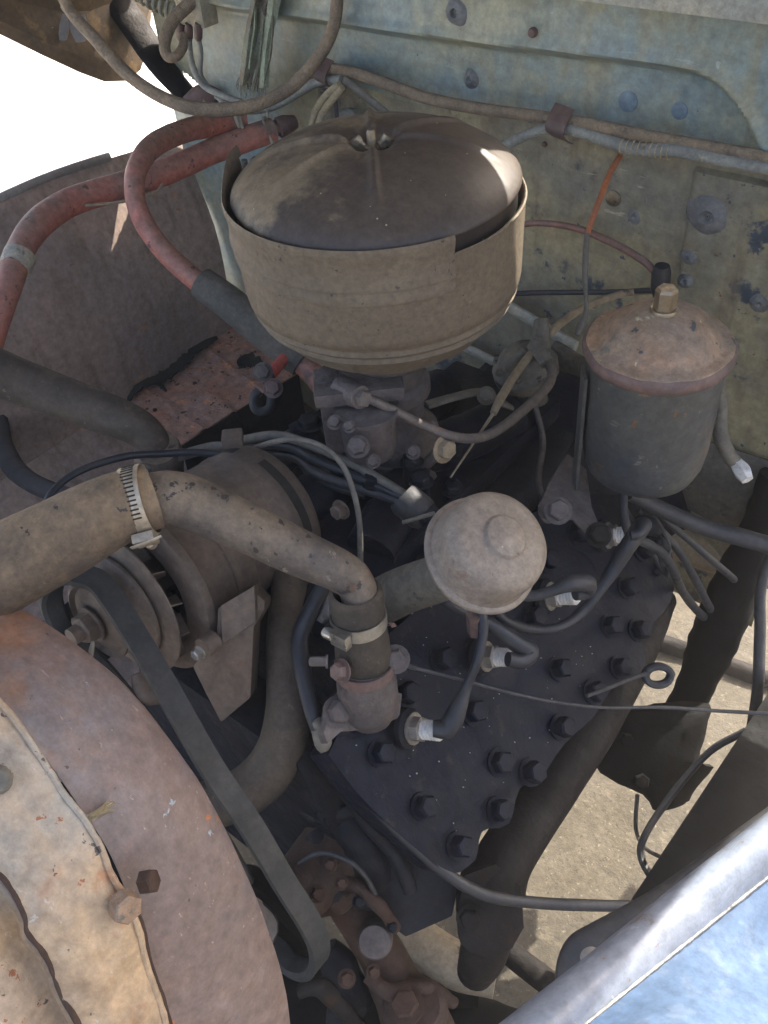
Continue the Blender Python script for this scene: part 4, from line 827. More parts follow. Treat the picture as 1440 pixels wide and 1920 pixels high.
# ================================================================== HEATER HOSES, BATTERY CABLE
ha = thing('heater_hose', P(450, 260, 1.4), 'lower red heater hose running from the firewall down the far side, off the left edge', 'heater hose', 'red heater hoses')
pxtube('hose', [(512, 244, 1.36, 22), (470, 258, 1.35, 23), (400, 283, 1.34, 23), (310, 322, 1.30, 24), (215, 352, 1.26, 25), (130, 380, 1.22, 26), (72, 420, 1.18, 27), (38, 470, 1.15, 26), (18, 530, 1.12, 25), (-5, 600, 1.10, 24), (-30, 680, 1.1, 24)], 'red_hose', ha, 20, lump=.03)
MB().lathe(P(520, 240, 1.36), P(540, 234, 1.37)-P(500, 248, 1.36), [(R(13, 1.36), -.01), (R(15, 1.36), .0), (R(19, 1.36), .002), (R(19, 1.36), .012), (R(12, 1.36), .03)], 18).build('spigot', 'clip', ha)
pxtube('joiner', [(38, 478, 1.145, 30), (27, 505, 1.135, 29)], 'pale_dust_metal', ha, 20, 1)
def springclamp(x, y, d, r, dx, dy, parent):
    c = P(x, y, d); ax = (P(x+dx, y+dy, d)-c).normalized()
    u, w = perp(ax); rr = R(r, d)
    MB().tube([c+(u*cos(t)+w*sin(t))*rr+ax*.002*sin(2*t) for t in [2*pi*k/24 for k in range(25)]], .0028, 8, 1).build('spring_clamp', 'pale_dust_metal', parent)
    MB().tube([c+CU*rr, c+CU*(rr+.012)-CF*.003], .002, 6, 1).build('clamp_ear', 'pale_dust_metal', parent)
springclamp(502, 247, 1.36, 24, 20, -6, ha)
hbz = thing('heater_hose', P(350, 250, 1.35), 'red heater hose looping down from the firewall into a grey rubber sleeve', 'heater hose', 'red heater hoses')
pxtube('hose', [(462, 228, 1.36, 21), (420, 232, 1.35, 21), (355, 243, 1.30, 21), (295, 268, 1.23, 21), (262, 305, 1.18, 20), (252, 355, 1.16, 19), (266, 410, 1.16, 19), (305, 468, 1.16, 19.5), (355, 515, 1.16, 20), (395, 545, 1.16, 20)], 'red_hose', hbz, 20, lump=.03)
pxtube('sleeve', [(378, 530, 1.155, 30), (430, 568, 1.15, 32), (500, 625, 1.15, 33), (568, 678, 1.15, 32)], 'grey_sleeve', hbz, 22, 4)
pxtube('hose_end', [(560, 675, 1.15, 21), (590, 705, 1.14, 22), (625, 750, 1.12, 22)], 'red_hose', hbz, 16, 4)
springclamp(448, 228, 1.35, 23, 20, -4, hbz)
pxtube('clamp_ear_pin', [(445, 205, 1.34, 3), (455, 240, 1.33, 3)], 'pale_dust_metal', hbz, 6, 1)
tag(pxtube('tie_wire', [(305, 345, 1.25, 3), (290, 362, 1.24, 3), (250, 374, 1.22, 3), (200, 382, 1.22, 3), (160, 385, 1.22, 3)], 'tan_pipe'), 'thin brown wire tied round the red heater hoses on the left', 'wire')
bcb = thing('battery_cable', P(500, 730, 1.12), 'short red battery cable ending in an open corroded terminal clamp below the air cleaner', 'battery cable')
pxtube('cable', [(560, 620, 1.15, 11), (540, 660, 1.14, 11), (522, 685, 1.13, 11), (506, 705, 1.12, 11)], 'red_cable', bcb, 14)
pxtube('strap', [(488, 698, 1.11, 12), (500, 705, 1.11, 16), (512, 730, 1.11, 15), (518, 742, 1.11, 10)], 'black_iron', bcb, 12, 4, flat=.6)
pxtube('terminal_ring', [(508, 742, 1.12, 8), (505, 765, 1.12, 9), (490, 772, 1.12, 9), (478, 765, 1.12, 9), (476, 745, 1.12, 9), (486, 732, 1.12, 9)], 'rubber', bcb, 10, 5)
pxtube('terminal_tail', [(482, 765, 1.12, 8), (490, 778, 1.12, 6)], 'rubber', bcb, 8, 1)
bolt(P(493, 698, 1.095), -CF, .009, .008, 'carb', bcb); bolt(P(512, 728, 1.095), -CF, .009, .008, 'clip', bcb)

# ================================================================== FIREWALL WIRING
wy = .36
def fwtube(name, pts, m, label=None, cat='wire', y=wy, parent=None, seg=12, lump=0, group=None, n=6, **k):
    ps = [PY(a, b_, y) for a, b_, r in pts]
    o = MB().tube(ps, [R(r, depth(p)) for p, (a, b_, r) in zip(ps, pts)], seg, n, lump=lump, lscale=60, **k).build(name, m, parent)
    if label: tag(o, label, cat, group)
    return o
fwtube('wiring_loom', [(500, 200, 9), (550, 160, 10), (600, 132, 11), (650, 134, 11), (710, 152, 11), (800, 184, 11), (900, 204, 11), (1000, 217, 11), (1100, 233, 12), (1220, 257, 12), (1330, 276, 12), (1480, 304, 12)], 'loom', 'brown woven wiring loom clipped across the firewall above the air cleaner', 'wiring loom', lump=.05)
fwtube('taped_loom', [(905, 300, 8), (950, 272, 9), (1000, 248, 10), (1045, 240, 11), (1090, 248, 11), (1150, 268, 12), (1200, 280, 13), (1270, 282, 13), (1340, 297, 12), (1400, 308, 12), (1480, 322, 12)], 'loom_pale', 'pale taped loom under the brown woven loom on the right of the firewall', 'wiring loom', y=.355, lump=.08)
fwtube('taped_branch', [(640, 150, 9), (600, 152, 9), (560, 172, 9), (520, 195, 9), (480, 205, 9), (440, 204, 7), (405, 180, 5)], 'loom_pale', 'pale taped branch of the loom going left from the first clip', 'wiring loom', y=.352, lump=.08)
tw = MB(); 
for k in range(9):
    q = PY(1168+k*11, 274+k*1.2, .355); tw.tube([q+(V((cos(t)*0+.0006*cos(t*2), -sin(t), cos(t))))*R(14, 1.0) for t in [2*pi*j/14 for j in range(15)]], .0009, 5, 1)
tag(tw.build('binding_twine', 'cloth_yellow'), 'pale twine bound round the taped loom above the orange wire', 'twine')
for x, y, w, h, lab in ((605, 140, 24, 50, 'left, above the yellow wires'), (1046, 236, 34, 62, 'right, over both looms')):
    q = PY(x, y, .348); r = R(1, depth(q))
    b = MB().grid([[q+V((w*r*(s-.5)*1.2, -.004*sin(pi*t)*2+.014*(1-sin(pi*t)), h*r*(.5-t)*1.05-.004*s)) for s in (0, .5, 1)] for t in [k/10 for k in range(11)]], thick=.0012)
    tag(b.build('loom_clip', 'clip'), 'rusty brown loom clip on the '+lab, 'clip', 'loom clips on the firewall')
for k, (a, lab) in enumerate((([(636, 158, 6), (612, 178, 7), (594, 205, 7), (585, 235, 7), (584, 262, 7)], 'left strand of the pair of frayed yellow cloth wires'), ([(642, 164, 6), (625, 184, 7), (606, 210, 7), (597, 235, 7), (596, 262, 7)], 'right strand of the pair of frayed yellow cloth wires'))):
    fwtube('cloth_wire', a, 'cloth_yellow', lab+' behind the air cleaner', 'wire', y=.345, lump=.12, group='yellow cloth wires')
fwtube('thin_black_wire', [(622, 170, 4), (630, 200, 4), (632, 245, 4)], 'wire_black', 'thin black wire right of the yellow cloth wires', 'wire', y=.35)
fwtube('stay_strut', [(645, 150, 9), (690, 185, 9), (735, 222, 9)], 'pump', 'flat grey strut slanting down from the loom clip to the air cleaner', 'strut', y=.35, flat=.5)
cap_ = MB().lathe(PY(655, 236, .37), (0, -1, .3), [(R(34, 1.2), -.01), (R(34, 1.2), .008), (R(28, 1.2), .012), (.0001, .013)], 24); tag(cap_.build('round_cap', 'loom_pale'), 'pale round cap on the firewall just behind the air cleaner', 'cap')
wg_ = MB().lathe(PY(480, 306, .37), (0, -1, 0), [(R(6, 1.3), .003), (R(10, 1.3), .006), (R(14, 1.3), .004), (R(15, 1.3), -.002)], 10); tag(wg_.build('toothed_washer', 'clip'), 'rusty toothed washer on the firewall left of the air cleaner', 'washer')
fwtube('threaded_stud', [(458, 300, 6), (461, 345, 6)], 'pump', 'grey threaded stud left of the air cleaner', 'stud', y=.37, n=1)
# big hanging cable
tag(pxtube('hanging_cable', [(100, -60, 1.25, 11), (128, 15, 1.25, 11), (180, 75, 1.24, 12), (235, 135, 1.23, 12), (290, 175, 1.22, 12), (350, 200, 1.21, 12.5), (420, 206, 1.21, 13), (490, 193, 1.21, 12), (550, 160, 1.21, 12), (595, 110, 1.20, 12), (622, 60, 1.19, 12), (632, 5, 1.17, 12), (630, -60, 1.15, 12)], 'loom', seg=16, lump=.04), 'thick brown cable hanging in a wide loop across the top left of the bay', 'cable')
tag(pxtube('pale_wire', [(345, 248, 1.38, 4), (370, 230, 1.38, 5), (410, 224, 1.37, 4.5), (440, 222, 1.36, 4)], 'cloth_yellow'), 'short yellow wire behind the ends of the red hoses', 'wire')
# voltage box with its connectors
vb = thing('junction_box', PY(372, 20, .38), 'cream junction box with three wire connectors at the top left of the firewall', 'junction box')
q = PY(364, -5, .365); r1 = R(1, depth(q))
MB().box(q, 72*r1, .03, 92*r1).build('box', 'box_cream', vb, bevel=.004)
for x in (339, 354, 372):
    fwtube('connector', [(x, 44, 7), (x, 56, 8), (x, 70, 8), (x, 76, 5)], 'clip', y=.35, parent=vb, n=1, seg=10)
tag(pxtube('loop_hose', [(372, -5, 1.33, 11), (350, 12, 1.33, 12), (322, 42, 1.33, 12), (309, 80, 1.33, 11), (314, 105, 1.33, 10), (330, 106, 1.33, 9), (343, 88, 1.34, 9), (344, 66, 1.35, 8)], 'loom', seg=14), 'short brown hose looped at the left of the cream junction box', 'hose')
fwtube('box_wire', [(354, 74, 6), (358, 110, 6), (368, 140, 6), (385, 163, 6), (420, 180, 6), (455, 192, 5)], 'loom_pale', 'pale wire falling from the middle connector of the junction box', 'wire', y=.345)
fwtube('box_wire', [(373, 74, 4.5), (377, 100, 4.5), (376, 140, 5), (392, 165, 5)], 'loom_pale', 'thinner pale wire falling from the right connector of the junction box', 'wire', y=.35)
# frayed webbing
rg_ = thing('frayed_webbing', PY(490, 80, .36), 'strips of frayed brown and green webbing hanging on the firewall', 'webbing')
for k, (x0, x1, m, w, y1) in enumerate(((498, 462, 'rag', 15, 168), (512, 492, 'rag_green', 13, 165), (480, 452, 'rag', 9, 160), (504, 474, 'rag', 7, 172), (516, 498, 'rag', 4, 150), (478, 470, 'rag_green', 5, 130), (506, 482, 'rag_green', 5, 172))):
    cols = []
    for i in range(15):
        t = i/14; x = x0+(x1-x0)*t**1.3+2.5*sin(t*6+k); y = -25+(y1+25)*t; wv = w*(1+.2*sin(t*5+k*2))*(1-.25*t)
        p0 = PY(x-wv, y, .35-.004*(k % 3)); p1 = PY(x, y, .343-.004*(k % 3)); p2 = PY(x+wv, y, .35-.004*(k % 3)); cols.append([p0, p1, p2])
    MB().grid(cols, thick=.0012, lump=.001, lscale=120).build('strip', m, rg_)
fz = MB()
for k in range(70):
    x = random.uniform(448, 500); y = random.uniform(140, 160); p0 = PY(x, y, .345); p1 = PY(x+random.uniform(-6, 4), y+random.uniform(10, 30), .345)
    fz.tube([p0, (p0+p1)/2+V((random.uniform(-.002, .002), 0, 0)), p1], .0006, 4, 1)
o = fz.build('frayed_threads', 'rag', rg_); o['kind'] = 'stuff'
# orange wire, red tube, black grommet on the right half
ow = tag(pxtube('orange_wire', [(1163, 292, 1.08, 6), (1143, 326, 1.07, 6), (1124, 375, 1.06, 6), (1108, 418, 1.06, 5.5), (1102, 438, 1.06, 5)], 'orange_wire', seg=10), 'bright orange wire dropping from the taped loom to a brown cable', 'wire')
pxtube('brown_tail', [(1101, 436, 1.06, 5), (1098, 480, 1.07, 6), (1097, 530, 1.08, 5), (1099, 560, 1.08, 4), (1098, 590, 1.08, 6), (1088, 612, 1.08, 8), (1082, 628, 1.08, 4)], 'wire_grey', ow, 10)
fwtube('red_brown_tube', [(960, 425, 6), (1010, 418, 6), (1080, 428, 6.5), (1150, 456, 7), (1205, 488, 7), (1228, 510, 7)], 'pink_tube', 'faded red-brown tube curving from the air cleaner to the black firewall grommet', 'tube', y=.37)
fwtube('thin_rod', [(900, 556, 4.5), (1000, 549, 5), (1120, 548, 5), (1225, 545, 5)], 'wire_black', 'thin black horizontal rod behind the right side of the air cleaner', 'rod', y=.372)
gm = thing('cable_grommet', PY(1240, 525, .38), 'black rubber grommet block on the firewall above the oil filter, where tubes meet', 'grommet')
fwtube('block', [(1242, 498, 14), (1240, 510, 18), (1238, 540, 18), (1238, 556, 13)], 'rubber', parent=gm, y=.365, seg=12, n=1)
# cables at lower right behind the head
for lab, pts, m in (('ribbed black cable crossing below the oil filter to the right edge', [(1180, 925, 1.05, 14), (1240, 955, 1.07, 15), (1310, 985, 1.08, 16), (1380, 1005, 1.08, 17), (1470, 1030, 1.08, 17)], 'wire_black'),
    ('dark cable curling down from the oil filter foot', [(1169, 925, .97, 8), (1170, 965, .97, 8), (1182, 1003, .98, 9), (1215, 1020, 1.0, 9), (1240, 1036, 1.02, 9), (1262, 1068, 1.05, 9), (1280, 1110, 1.14, 8), (1312, 1150, 1.24, 8), (1345, 1175, 1.32, 7)], 'rubber'),
    ('black cable slanting down to the steering column from behind the head', [(1220, 975, 1.1, 8), (1270, 1030, 1.13, 8), (1300, 1080, 1.17, 8), (1328, 1135, 1.24, 8), (1352, 1170, 1.32, 8)], 'wire_black'),
    ('black cable beside the steering column top', [(1230, 960, 1.12, 7), (1300, 1020, 1.14, 7), (1340, 1055, 1.16, 7), (1375, 1085, 1.22, 7), (1398, 1108, 1.31, 7)], 'wire_black')):
    tag(pxtube('lower_cable', pts, m, seg=12, lump=.06), lab, 'cable')
hw = thing('head_wire', P(900, 1290, .87), 'thin black wire lying across the near head and on to the right edge', 'wire')
pxtube('wire', [(752, 1245, .845, 4), (800, 1258, .85, 3.5), (870, 1276, .86, 3.2), (960, 1300, .88, 3), (1050, 1318, .91, 3), (1140, 1327, .94, 3), (1240, 1326, .97, 3.5), (1330, 1332, 1.0, 3.5), (1440, 1338, 1.0, 4)], 'wire_black', hw, 8)
bolt(P(741, 1236, .83), -CF, .010, .010, 'carb', hw)
pxtube('crimp', [(750, 1244, .84, 6), (780, 1252, .843, 6)], 'wire_blue', hw, 8, 1)
rc = P(1236, 1268, 1.02); cl = MB().tube([rc+(CR*cos(t)*1.0+CU*sin(t)*.75)*R(24, 1.02)+CF*.004*t/6 for t in [4*pi*k/40 for k in range(41)]], .0042, 8, 1)
ol = tag(cl.build('coiled_cable', 'wire_black'), 'small black coiled loop of cable hanging right of the head above the ground', 'cable')
pxtube('lead', [(1100, 1305, .95, 4), (1140, 1290, .97, 4), (1185, 1272, 1.0, 4), (1215, 1262, 1.02, 4)], 'wire_black', ol, 8)

# greasy clutter behind the near head: fittings, clips and small lines under the oil filter
gcl = thing('greasy_fitting_cluster', P(1240, 1010, 1.1), 'cluster of greasy black fittings and clips behind the near head, below the oil filter', 'fittings')
for x, y, d, r in ((1215, 985, 1.08, 18), (1235, 1020, 1.10, 15), (1230, 1075, 1.13, 14)):
    MB().tube([P(x-r, y-r*.4, d), P(x, y, d-.01), P(x+r, y+r*.6, d)], [R(r*.7, d), R(r, d), R(r*.6, d)], 12, 4, lump=.25, lscale=60).build('fitting', 'black_iron', gcl)
    bolt(P(x, y, d-.02), -CF+CU*.3, R(r*.45, d), .008, 'black_iron', gcl, 'nut')
for k in range(3):
    x = 1170+k*26; pxtube('line', [(x, 950+k*6, 1.08, 5), (x+30, 1000+k*8, 1.09+.004*k, 5), (1235+8*k, 1060+k*4, 1.11, 4.5), (1238+4*k, 1110, 1.15, 4.5), (1215, 1165, 1.22, 4.5)], 'wire_black', gcl, 8, lump=.1)
sc2 = thing('vacuum_tube', P(905, 960, 1.05), 'thin steel tube rising from the head behind the breather cap to the fuel pump', 'tube')
pxtube('tube', [(1025, 960, 1.02, 6), (1010, 900, 1.05, 6), (1018, 830, 1.09, 6), (1005, 770, 1.10, 6), (990, 740, 1.10, 6)], 'carb', sc2, 10)
bolt(P(1025, 962, 1.01), n45, .009, .012, 'carb', sc2, 'union_nut')
MB().tube([P(1085, 830, 1.1), P(1060, 880, 1.05), P(1035, 930, .98)], .007, 10, 4).build('brace_rod', 'black_iron', sc2)

# flakes of rust and dried leaf lying in the trough beside the filler tube, grit on the head
db = MB()
for k in range(90):
    x = random.gauss(775, 26); y = 1165-(x-715)*.52+random.gauss(0, 9); c_ = PH(x, y, .002+random.random()*.004); r_ = random.uniform(.0012, .0042)
    u_ = V((random.uniform(-1, 1), random.uniform(-1, 1), random.uniform(-.4, .4))).normalized()*r_; w_ = u_.cross(n45+V((random.uniform(-.5, .5), random.uniform(-.5, .5), 0)))*.7
    db.prism([c_-u_, c_+w_*.8, c_+u_, c_-w_*.9], n45*.0006)
o = tag(db.build('rust_flakes', 'rust_tray'), 'brown rust flakes and leaf crumbs in the trough under the filler tube', 'debris'); o['kind'] = 'stuff'
db = MB()
for k in range(140):
    x = random.uniform(660, 1200); y = random.uniform(1020, 1600)
    if (x-640)*.85+(1640-y)*1.0 < 250 or x-y > 20 or x+y > 2420 or x+y < 1990: continue
    c_ = PH(x, y, .0012); r_ = random.uniform(.0004, .0011)
    u_ = V((random.uniform(-1, 1), random.uniform(-1, 1), 0)).normalized()*r_; w_ = u_.cross(n45)
    db.prism([c_-u_, c_+w_, c_+u_, c_-w_], n45*.0005)
o = tag(db.build('grit', 'pale_dust_metal'), 'pale grit scattered over the near cylinder head', 'grit'); o['kind'] = 'stuff'

# ================================================================== FRAME, STEERING, NEAR SIDE
rx = PZ(1180, 1690, .52).x
fr = thing('near_frame_rail', (rx+.08, 0, .45), 'black frame rail along the near side, between the ground gap and the fender', 'frame rail')
A = PZ(1160, 1722, .52); B = PZ(1440, 1300, .52); dr = (B-A).normalized(); sd_ = V((dr.y, -dr.x, 0))
a_ = A-dr*.02; b_ = B+dr*.5
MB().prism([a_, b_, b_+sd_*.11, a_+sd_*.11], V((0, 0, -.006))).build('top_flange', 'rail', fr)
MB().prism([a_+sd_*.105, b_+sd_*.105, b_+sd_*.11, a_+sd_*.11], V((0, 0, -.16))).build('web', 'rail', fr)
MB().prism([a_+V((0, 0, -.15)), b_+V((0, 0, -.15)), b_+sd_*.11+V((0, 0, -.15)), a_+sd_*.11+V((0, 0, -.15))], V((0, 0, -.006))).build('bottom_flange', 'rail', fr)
sc_ = thing('steering_column', P(1250, 1300, 1.3), 'greasy black steering column and gear box, silhouetted against the ground at the right', 'steering column')
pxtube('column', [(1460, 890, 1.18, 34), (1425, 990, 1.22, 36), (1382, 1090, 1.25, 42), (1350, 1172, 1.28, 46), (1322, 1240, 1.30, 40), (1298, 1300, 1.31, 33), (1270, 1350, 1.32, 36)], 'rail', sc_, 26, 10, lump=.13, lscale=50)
bx_ = [(1177, 1336), (1250, 1322), (1323, 1325), (1318, 1372), (1305, 1424), (1331, 1437), (1300, 1475), (1278, 1503), (1232, 1516), (1206, 1487), (1143, 1456), (1122, 1430), (1143, 1383)]
bq = [(x+4*noise.noise(V((x*.11, y*.11, 1))), y+4*noise.noise(V((x*.11, y*.11, 7)))) for x, y in [q[:2] for q in spline(bx_+[bx_[0]], 3)][:-1]]
def ringat(k, d): return [P(1225+(x-1225)*k, 1420+(y-1420)*k, d)+CF*.006*noise.noise(V((x*.05, y*.05, d*40))) for x, y in bq]
MB().rings([ringat(.6, 1.262), ringat(.92, 1.268), ringat(1.06, 1.285), ringat(1.06, 1.33), ringat(.95, 1.37)]).build('gear_box', 'rail', sc_, angle=60)
bolt(P(1200, 1462, 1.268), -CF, .011, .012, 'rail', sc_); bolt(P(1172, 1385, 1.268), -CF, .010, .012, 'rail', sc_)
pxtube('shift_rod', [(1500, 930, 1.15, 9), (1432, 1080, 1.18, 10), (1425, 1190, 1.2, 11), (1420, 1300, 1.22, 11), (1400, 1420, 1.3, 11), (1380, 1500, 1.4, 11)], 'wire_black', sc_, 10)
for lab, pts in (('thin black brake line hanging below the steering box', [(1195, 1490, 1.3, 4), (1192, 1550, 1.3, 4), (1203, 1582, 1.25, 4), (1228, 1602, 1.15, 4), (1262, 1612, 1.06, 4)]),
    ('black cable curving between the steering box and the frame rail', [(1400, 1370, 1.15, 7), (1330, 1410, 1.17, 7), (1260, 1490, 1.18, 7), (1210, 1565, 1.18, 7), (1203, 1610, 1.18, 7), (1235, 1665, 1.15, 7)])):
    tag(pxtube('chassis_line', pts, 'wire_black', seg=8, lump=.1), lab, 'cable')
cr = tag(pxtube('cross_rod', [(1040, 1140, 1.95, 17), (1180, 1185, 1.88, 17), (1300, 1225, 1.84, 17), (1400, 1260, 1.80, 17), (1500, 1300, 1.77, 17)], 'iron_brown', seg=12), 'brown rod crossing behind the steering column near the ground', 'rod')
tag(pxtube('rear_cross_member', [(1230, 1000, 1.35, 30), (1330, 1040, 1.38, 32), (1450, 1075, 1.4, 32)], 'tan_pipe', seg=14, lump=.1), 'tan dusty cross member behind the steering column top', 'cross member')

nfd = thing('near_fender', P(1300, 1700, .55), 'faded blue near-side fender with a worn silvery rolled edge, lower right corner', 'fender')
def frow(a, b_, d0, d1, bow=0, n=26, ext=.25):
    out = []
    for i in range(n):
        t = -ext+(1+2*ext)*i/(n-1); k = 1-(2*t-1)**2
        out.append(P(a[0]+(b_[0]-a[0])*t+bow*k*.5, a[1]+(b_[1]-a[1])*t+bow*k*.4, d0+(d1-d0)*t))
    return out
rows = [frow((985, 1920), (1440, 1572), .560, .640), frow((950, 1920), (1440, 1540), .550, .630), frow((935, 1920), (1440, 1522), .535, .615), frow((952, 1920), (1440, 1536), .522, .602), frow((990, 1920), (1440, 1566), .513, .592), frow((1040, 1920), (1440, 1604), .512, .590), frow((1090, 1920), (1440, 1640), .519, .597), frow((1112, 1920), (1440, 1656), .524, .602)]
MB().grid(rows, thick=.0015, lump=.0006, lscale=30).build('rolled_edge', 'fender_edge', nfd, angle=70)
def lerp_row(r0, r1, t): return [a.lerp(b_, t) for a, b_ in zip(r0, r1)]
r0 = frow((1106, 1920), (1440, 1650), .5225, .6005); r1 = frow((1135, 1920), (1440, 1676), .519, .596); r2 = frow((1260, 1920), (1440, 1790), .500, .575); r3 = frow((1440, 2020), (1640, 1870), .49, .56); r4 = frow((1640, 2220), (1840, 2070), .50, .57); r5 = frow((1740, 2420), (1940, 2270), .54, .61)
rows = [V(p) for p in r0]; cols = list(zip(r0, r1, r2, r3, r4, r5))
MB().grid([[V(q) for q in spline([tuple(p) for p in c_], 4)] for c_ in cols], thick=.0015, lump=.0010, lscale=25).build('panel', 'fender_blue', nfd)
sm = frow((1100, 1920), (1440, 1646), .521, .599, n=60)
MB().tube([p+V((0, 0, .0008*noise.noise(p*300))) for p in sm], [.0022*(1+.4*noise.noise(p*260)) for p in sm], 6, 1, flat=.6).build('seam_sealer', 'sealer', nfd)
# grey stay rod under the fender edge
sr = thing('fender_stay', P(1090, 1790, .7), 'bent dark grey stay tube tucked under the near fender edge', 'stay tube')
pxtube('tube', [(1060, 1860, .70, 20), (1068, 1815, .70, 25), (1085, 1778, .70, 26), (1120, 1755, .70, 25), (1180, 1722, .70, 24), (1260, 1672, .705, 22), (1360, 1600, .71, 22), (1470, 1520, .72, 22)], 'rubber', sr, 18)
MB().lathe(P(1110, 1800, .63), -CF, [(.0001, .003), (R(18, .64), .003), (R(20, .64), 0), (R(20, .64), -.004)], 20).build('washer', 'fender_lip', sr)

# ================================================================== SHROUD AND RADIATOR SUPPORT
def curve(pts, n=5): return spline(pts, n)
inner = curve([(-60, 1105, .765), (0, 1132, .75), (80, 1170, .735), (180, 1245, .725), (270, 1340, .72), (350, 1450, .725), (415, 1570, .74), (470, 1690, .76), (508, 1800, .785), (528, 1900, .81), (534, 2000, .84)])
outer = curve([(-160, 1260, .66), (-60, 1290, .655), (20, 1350, .65), (90, 1430, .65), (150, 1515, .65), (200, 1590, .655), (235, 1670, .665), (262, 1760, .68), (290, 1850, .695), (310, 1930, .71), (320, 2010, .725)])
g = []
for i_, (a, b_) in enumerate(zip(inner, outer)):
    A = P(*a); B = P(*b_); row = []
    lip = A+(A-B).normalized()*.0+V((0, .004, -.012)); row.append(lip)
    for k in range(9):
        t = k/8; row.append(A.lerp(B, t)+(-CF)*(.012*sin(pi*t))+(.002*sst(1-abs(t-.12)/.08))*(-CF))
    g.append(row)
shr = thing('fan_shroud', P(300, 1500, .72), 'broad rust-bloomed curved fan shroud sweeping down the lower left', 'fan shroud')
MB().grid(g, thick=.0022, lump=.0016, lscale=14).build('sheet', 'shroud', shr, angle=70)
rs = thing('radiator_support', P(100, 1750, .66), 'sun-bleached rusty radiator support with folded wavy edges, bottom left corner', 'radiator support')
c1 = curve([(-120, 1195, .635), (-40, 1280, .63), (20, 1345, .628), (75, 1425, .626), (120, 1495, .625), (160, 1545, .625), (190, 1598, .627), (205, 1640, .63), (235, 1690, .635), (258, 1745, .64), (272, 1810, .65), (300, 1890, .66), (318, 1960, .67)])
c2 = curve([(-200, 1470, .60), (-120, 1540, .60), (-50, 1600, .60), (0, 1640, .60), (30, 1680, .60), (48, 1720, .602), (52, 1745, .603), (75, 1775, .605), (95, 1810, .61), (115, 1860, .615), (140, 1905, .62), (160, 1950, .625), (180, 2000, .63)])
g = []
for a, b_ in zip(c1, c2):
    A = P(*a); B = P(*b_); row = []
    for k in range(11):
        t = k/10; row.append(A.lerp(B, t)+(-CF)*(.010*sin(pi*t)-.004*math.exp(-((t-.35)/.08)**2)))
    g.append(row)
MB().grid(g, thick=.0022, lump=.0022, lscale=26).build('upper_sheet', 'rad_metal', rs, angle=70)
MB().tube([P(a[0]+2, a[1]-2, a[2]-.002) for a in c1], .0026, 8, 1, lump=.25, lscale=160).build('folded_edge', 'rad_metal', rs)
MB().tube([P(a[0]+9, a[1]-3, a[2]+.004) for a in c1[len(c1)*9//13:]], .0022, 8, 1, lump=.3, lscale=160).build('folded_edge', 'rust_cast', rs)
c3 = [(a[0]-4, a[1]+12, a[2]+.012) for a in c2]; c4 = [(a[0]-150, a[1]+120, a[2]-.01) for a in c2]
g = []
for a, b_ in zip(c3, c4):
    A = P(*a); B = P(*b_); g.append([A.lerp(B, t)+CF*(.016*sin(pi*min(1, t*2.2)))*(-1 if t > .45 else 1) for t in [k/10 for k in range(11)]])
MB().grid(g, thick=.0022, lump=.0012, lscale=20).build('lower_sheet', 'rad_metal', rs, angle=70)
MB().tube([P(a[0], a[1], a[2]-.001) for a in c2], .0022, 8, 1, lump=.3, lscale=160).build('folded_edge', 'rust_cast', rs)
bolt(P(228, 1692, .625), (-CF+CR*.8-CU*.2), .0105, .013, 'rust_lid', rs, washer=0); bolt(P(268, 1655, .65), (CR-CF*.3+CU*.3), .0085, .010, 'rust_cast', rs, 'nut', 0)
MB().lathe(P(-5, 1462, .60), -CF, [(.0001, .004), (.008, .003), (.010, -.001)], 14).build('rivet', 'pump', rs)
wb = MB()
for k in range(46):
    p0 = P(165+random.uniform(-6, 10), 1535+random.uniform(-8, 6), .622); p1 = P(205+random.uniform(-6, 12), 1508+random.uniform(-8, 16), .655)
    wb.tube([p0, p0.lerp(p1, .5)+V((random.uniform(-.003, .003),)*3), p1], .00022, 3, 1)
o = tag(wb.build('cobweb', 'cloth_yellow'), 'dusty cobweb strung between the radiator support and the shroud', 'cobweb'); o['kind'] = 'stuff'
# fan blade tip seen behind the shroud
fb = MB().grid([[P(430+40*s+t*70*sin(pi*s), 1655+s*150, .90-.02*t) for t in (0, .5, 1)] for s in [k/8 for k in range(9)]], thick=.002)
tag(fb.build('radiator_fan', 'gen'), 'dark rounded fan blade tip between the shroud and the belt', 'fan blade')
# small lever in front of the generator
lv = pxtube('small_lever', [(168, 1235, .74, 6), (172, 1215, .74, 5), (174, 1202, .74, 3)], 'pump', seg=8, n=3); tag(lv, 'tiny grey lever tip standing over the shroud edge below the generator hub', 'lever')

# ================================================================== ENGINE FRONT, LOW
mt = thing('front_engine_mount', P(700, 1760, 1.05), 'rusty orange-brown front engine mount bracket with a pale round boss', 'engine mount')
pxtube('arm', [(610, 1640, 1.0, 34), (660, 1700, 1.0, 40), (700, 1760, 1.0, 44), (735, 1830, 1.0, 48), (770, 1890, 1.0, 60), (800, 1960, 1.0, 66)], 'rust_cast', mt, 16, 5, lump=.16, lscale=30)
MB().lathe(P(703, 1762, .965), -CF+V((0, 0, .4)), [(.0001, .012), (R(29, .96), .012), (R(33, .96), .008), (R(34, .96), -.02)], 26, lump=.001, lscale=60).build('boss', 'carb', mt)
MB().lathe(P(772, 1885, .96), V((0, -.2, 1)), [(.0001, .0), (.028, .0), (.032, -.004), (.034, -.03)], 26, lump=.002).build('rubber_pad', 'rust_cast', mt)
bolt(P(762, 1885, .95), V((0, -.2, 1)), .014, .012, 'rust_cast', mt)
bp_ = thing('front_block_casting', P(640, 1560, 1.0), 'dark angular casting low on the engine front, under the head edge', 'casting')
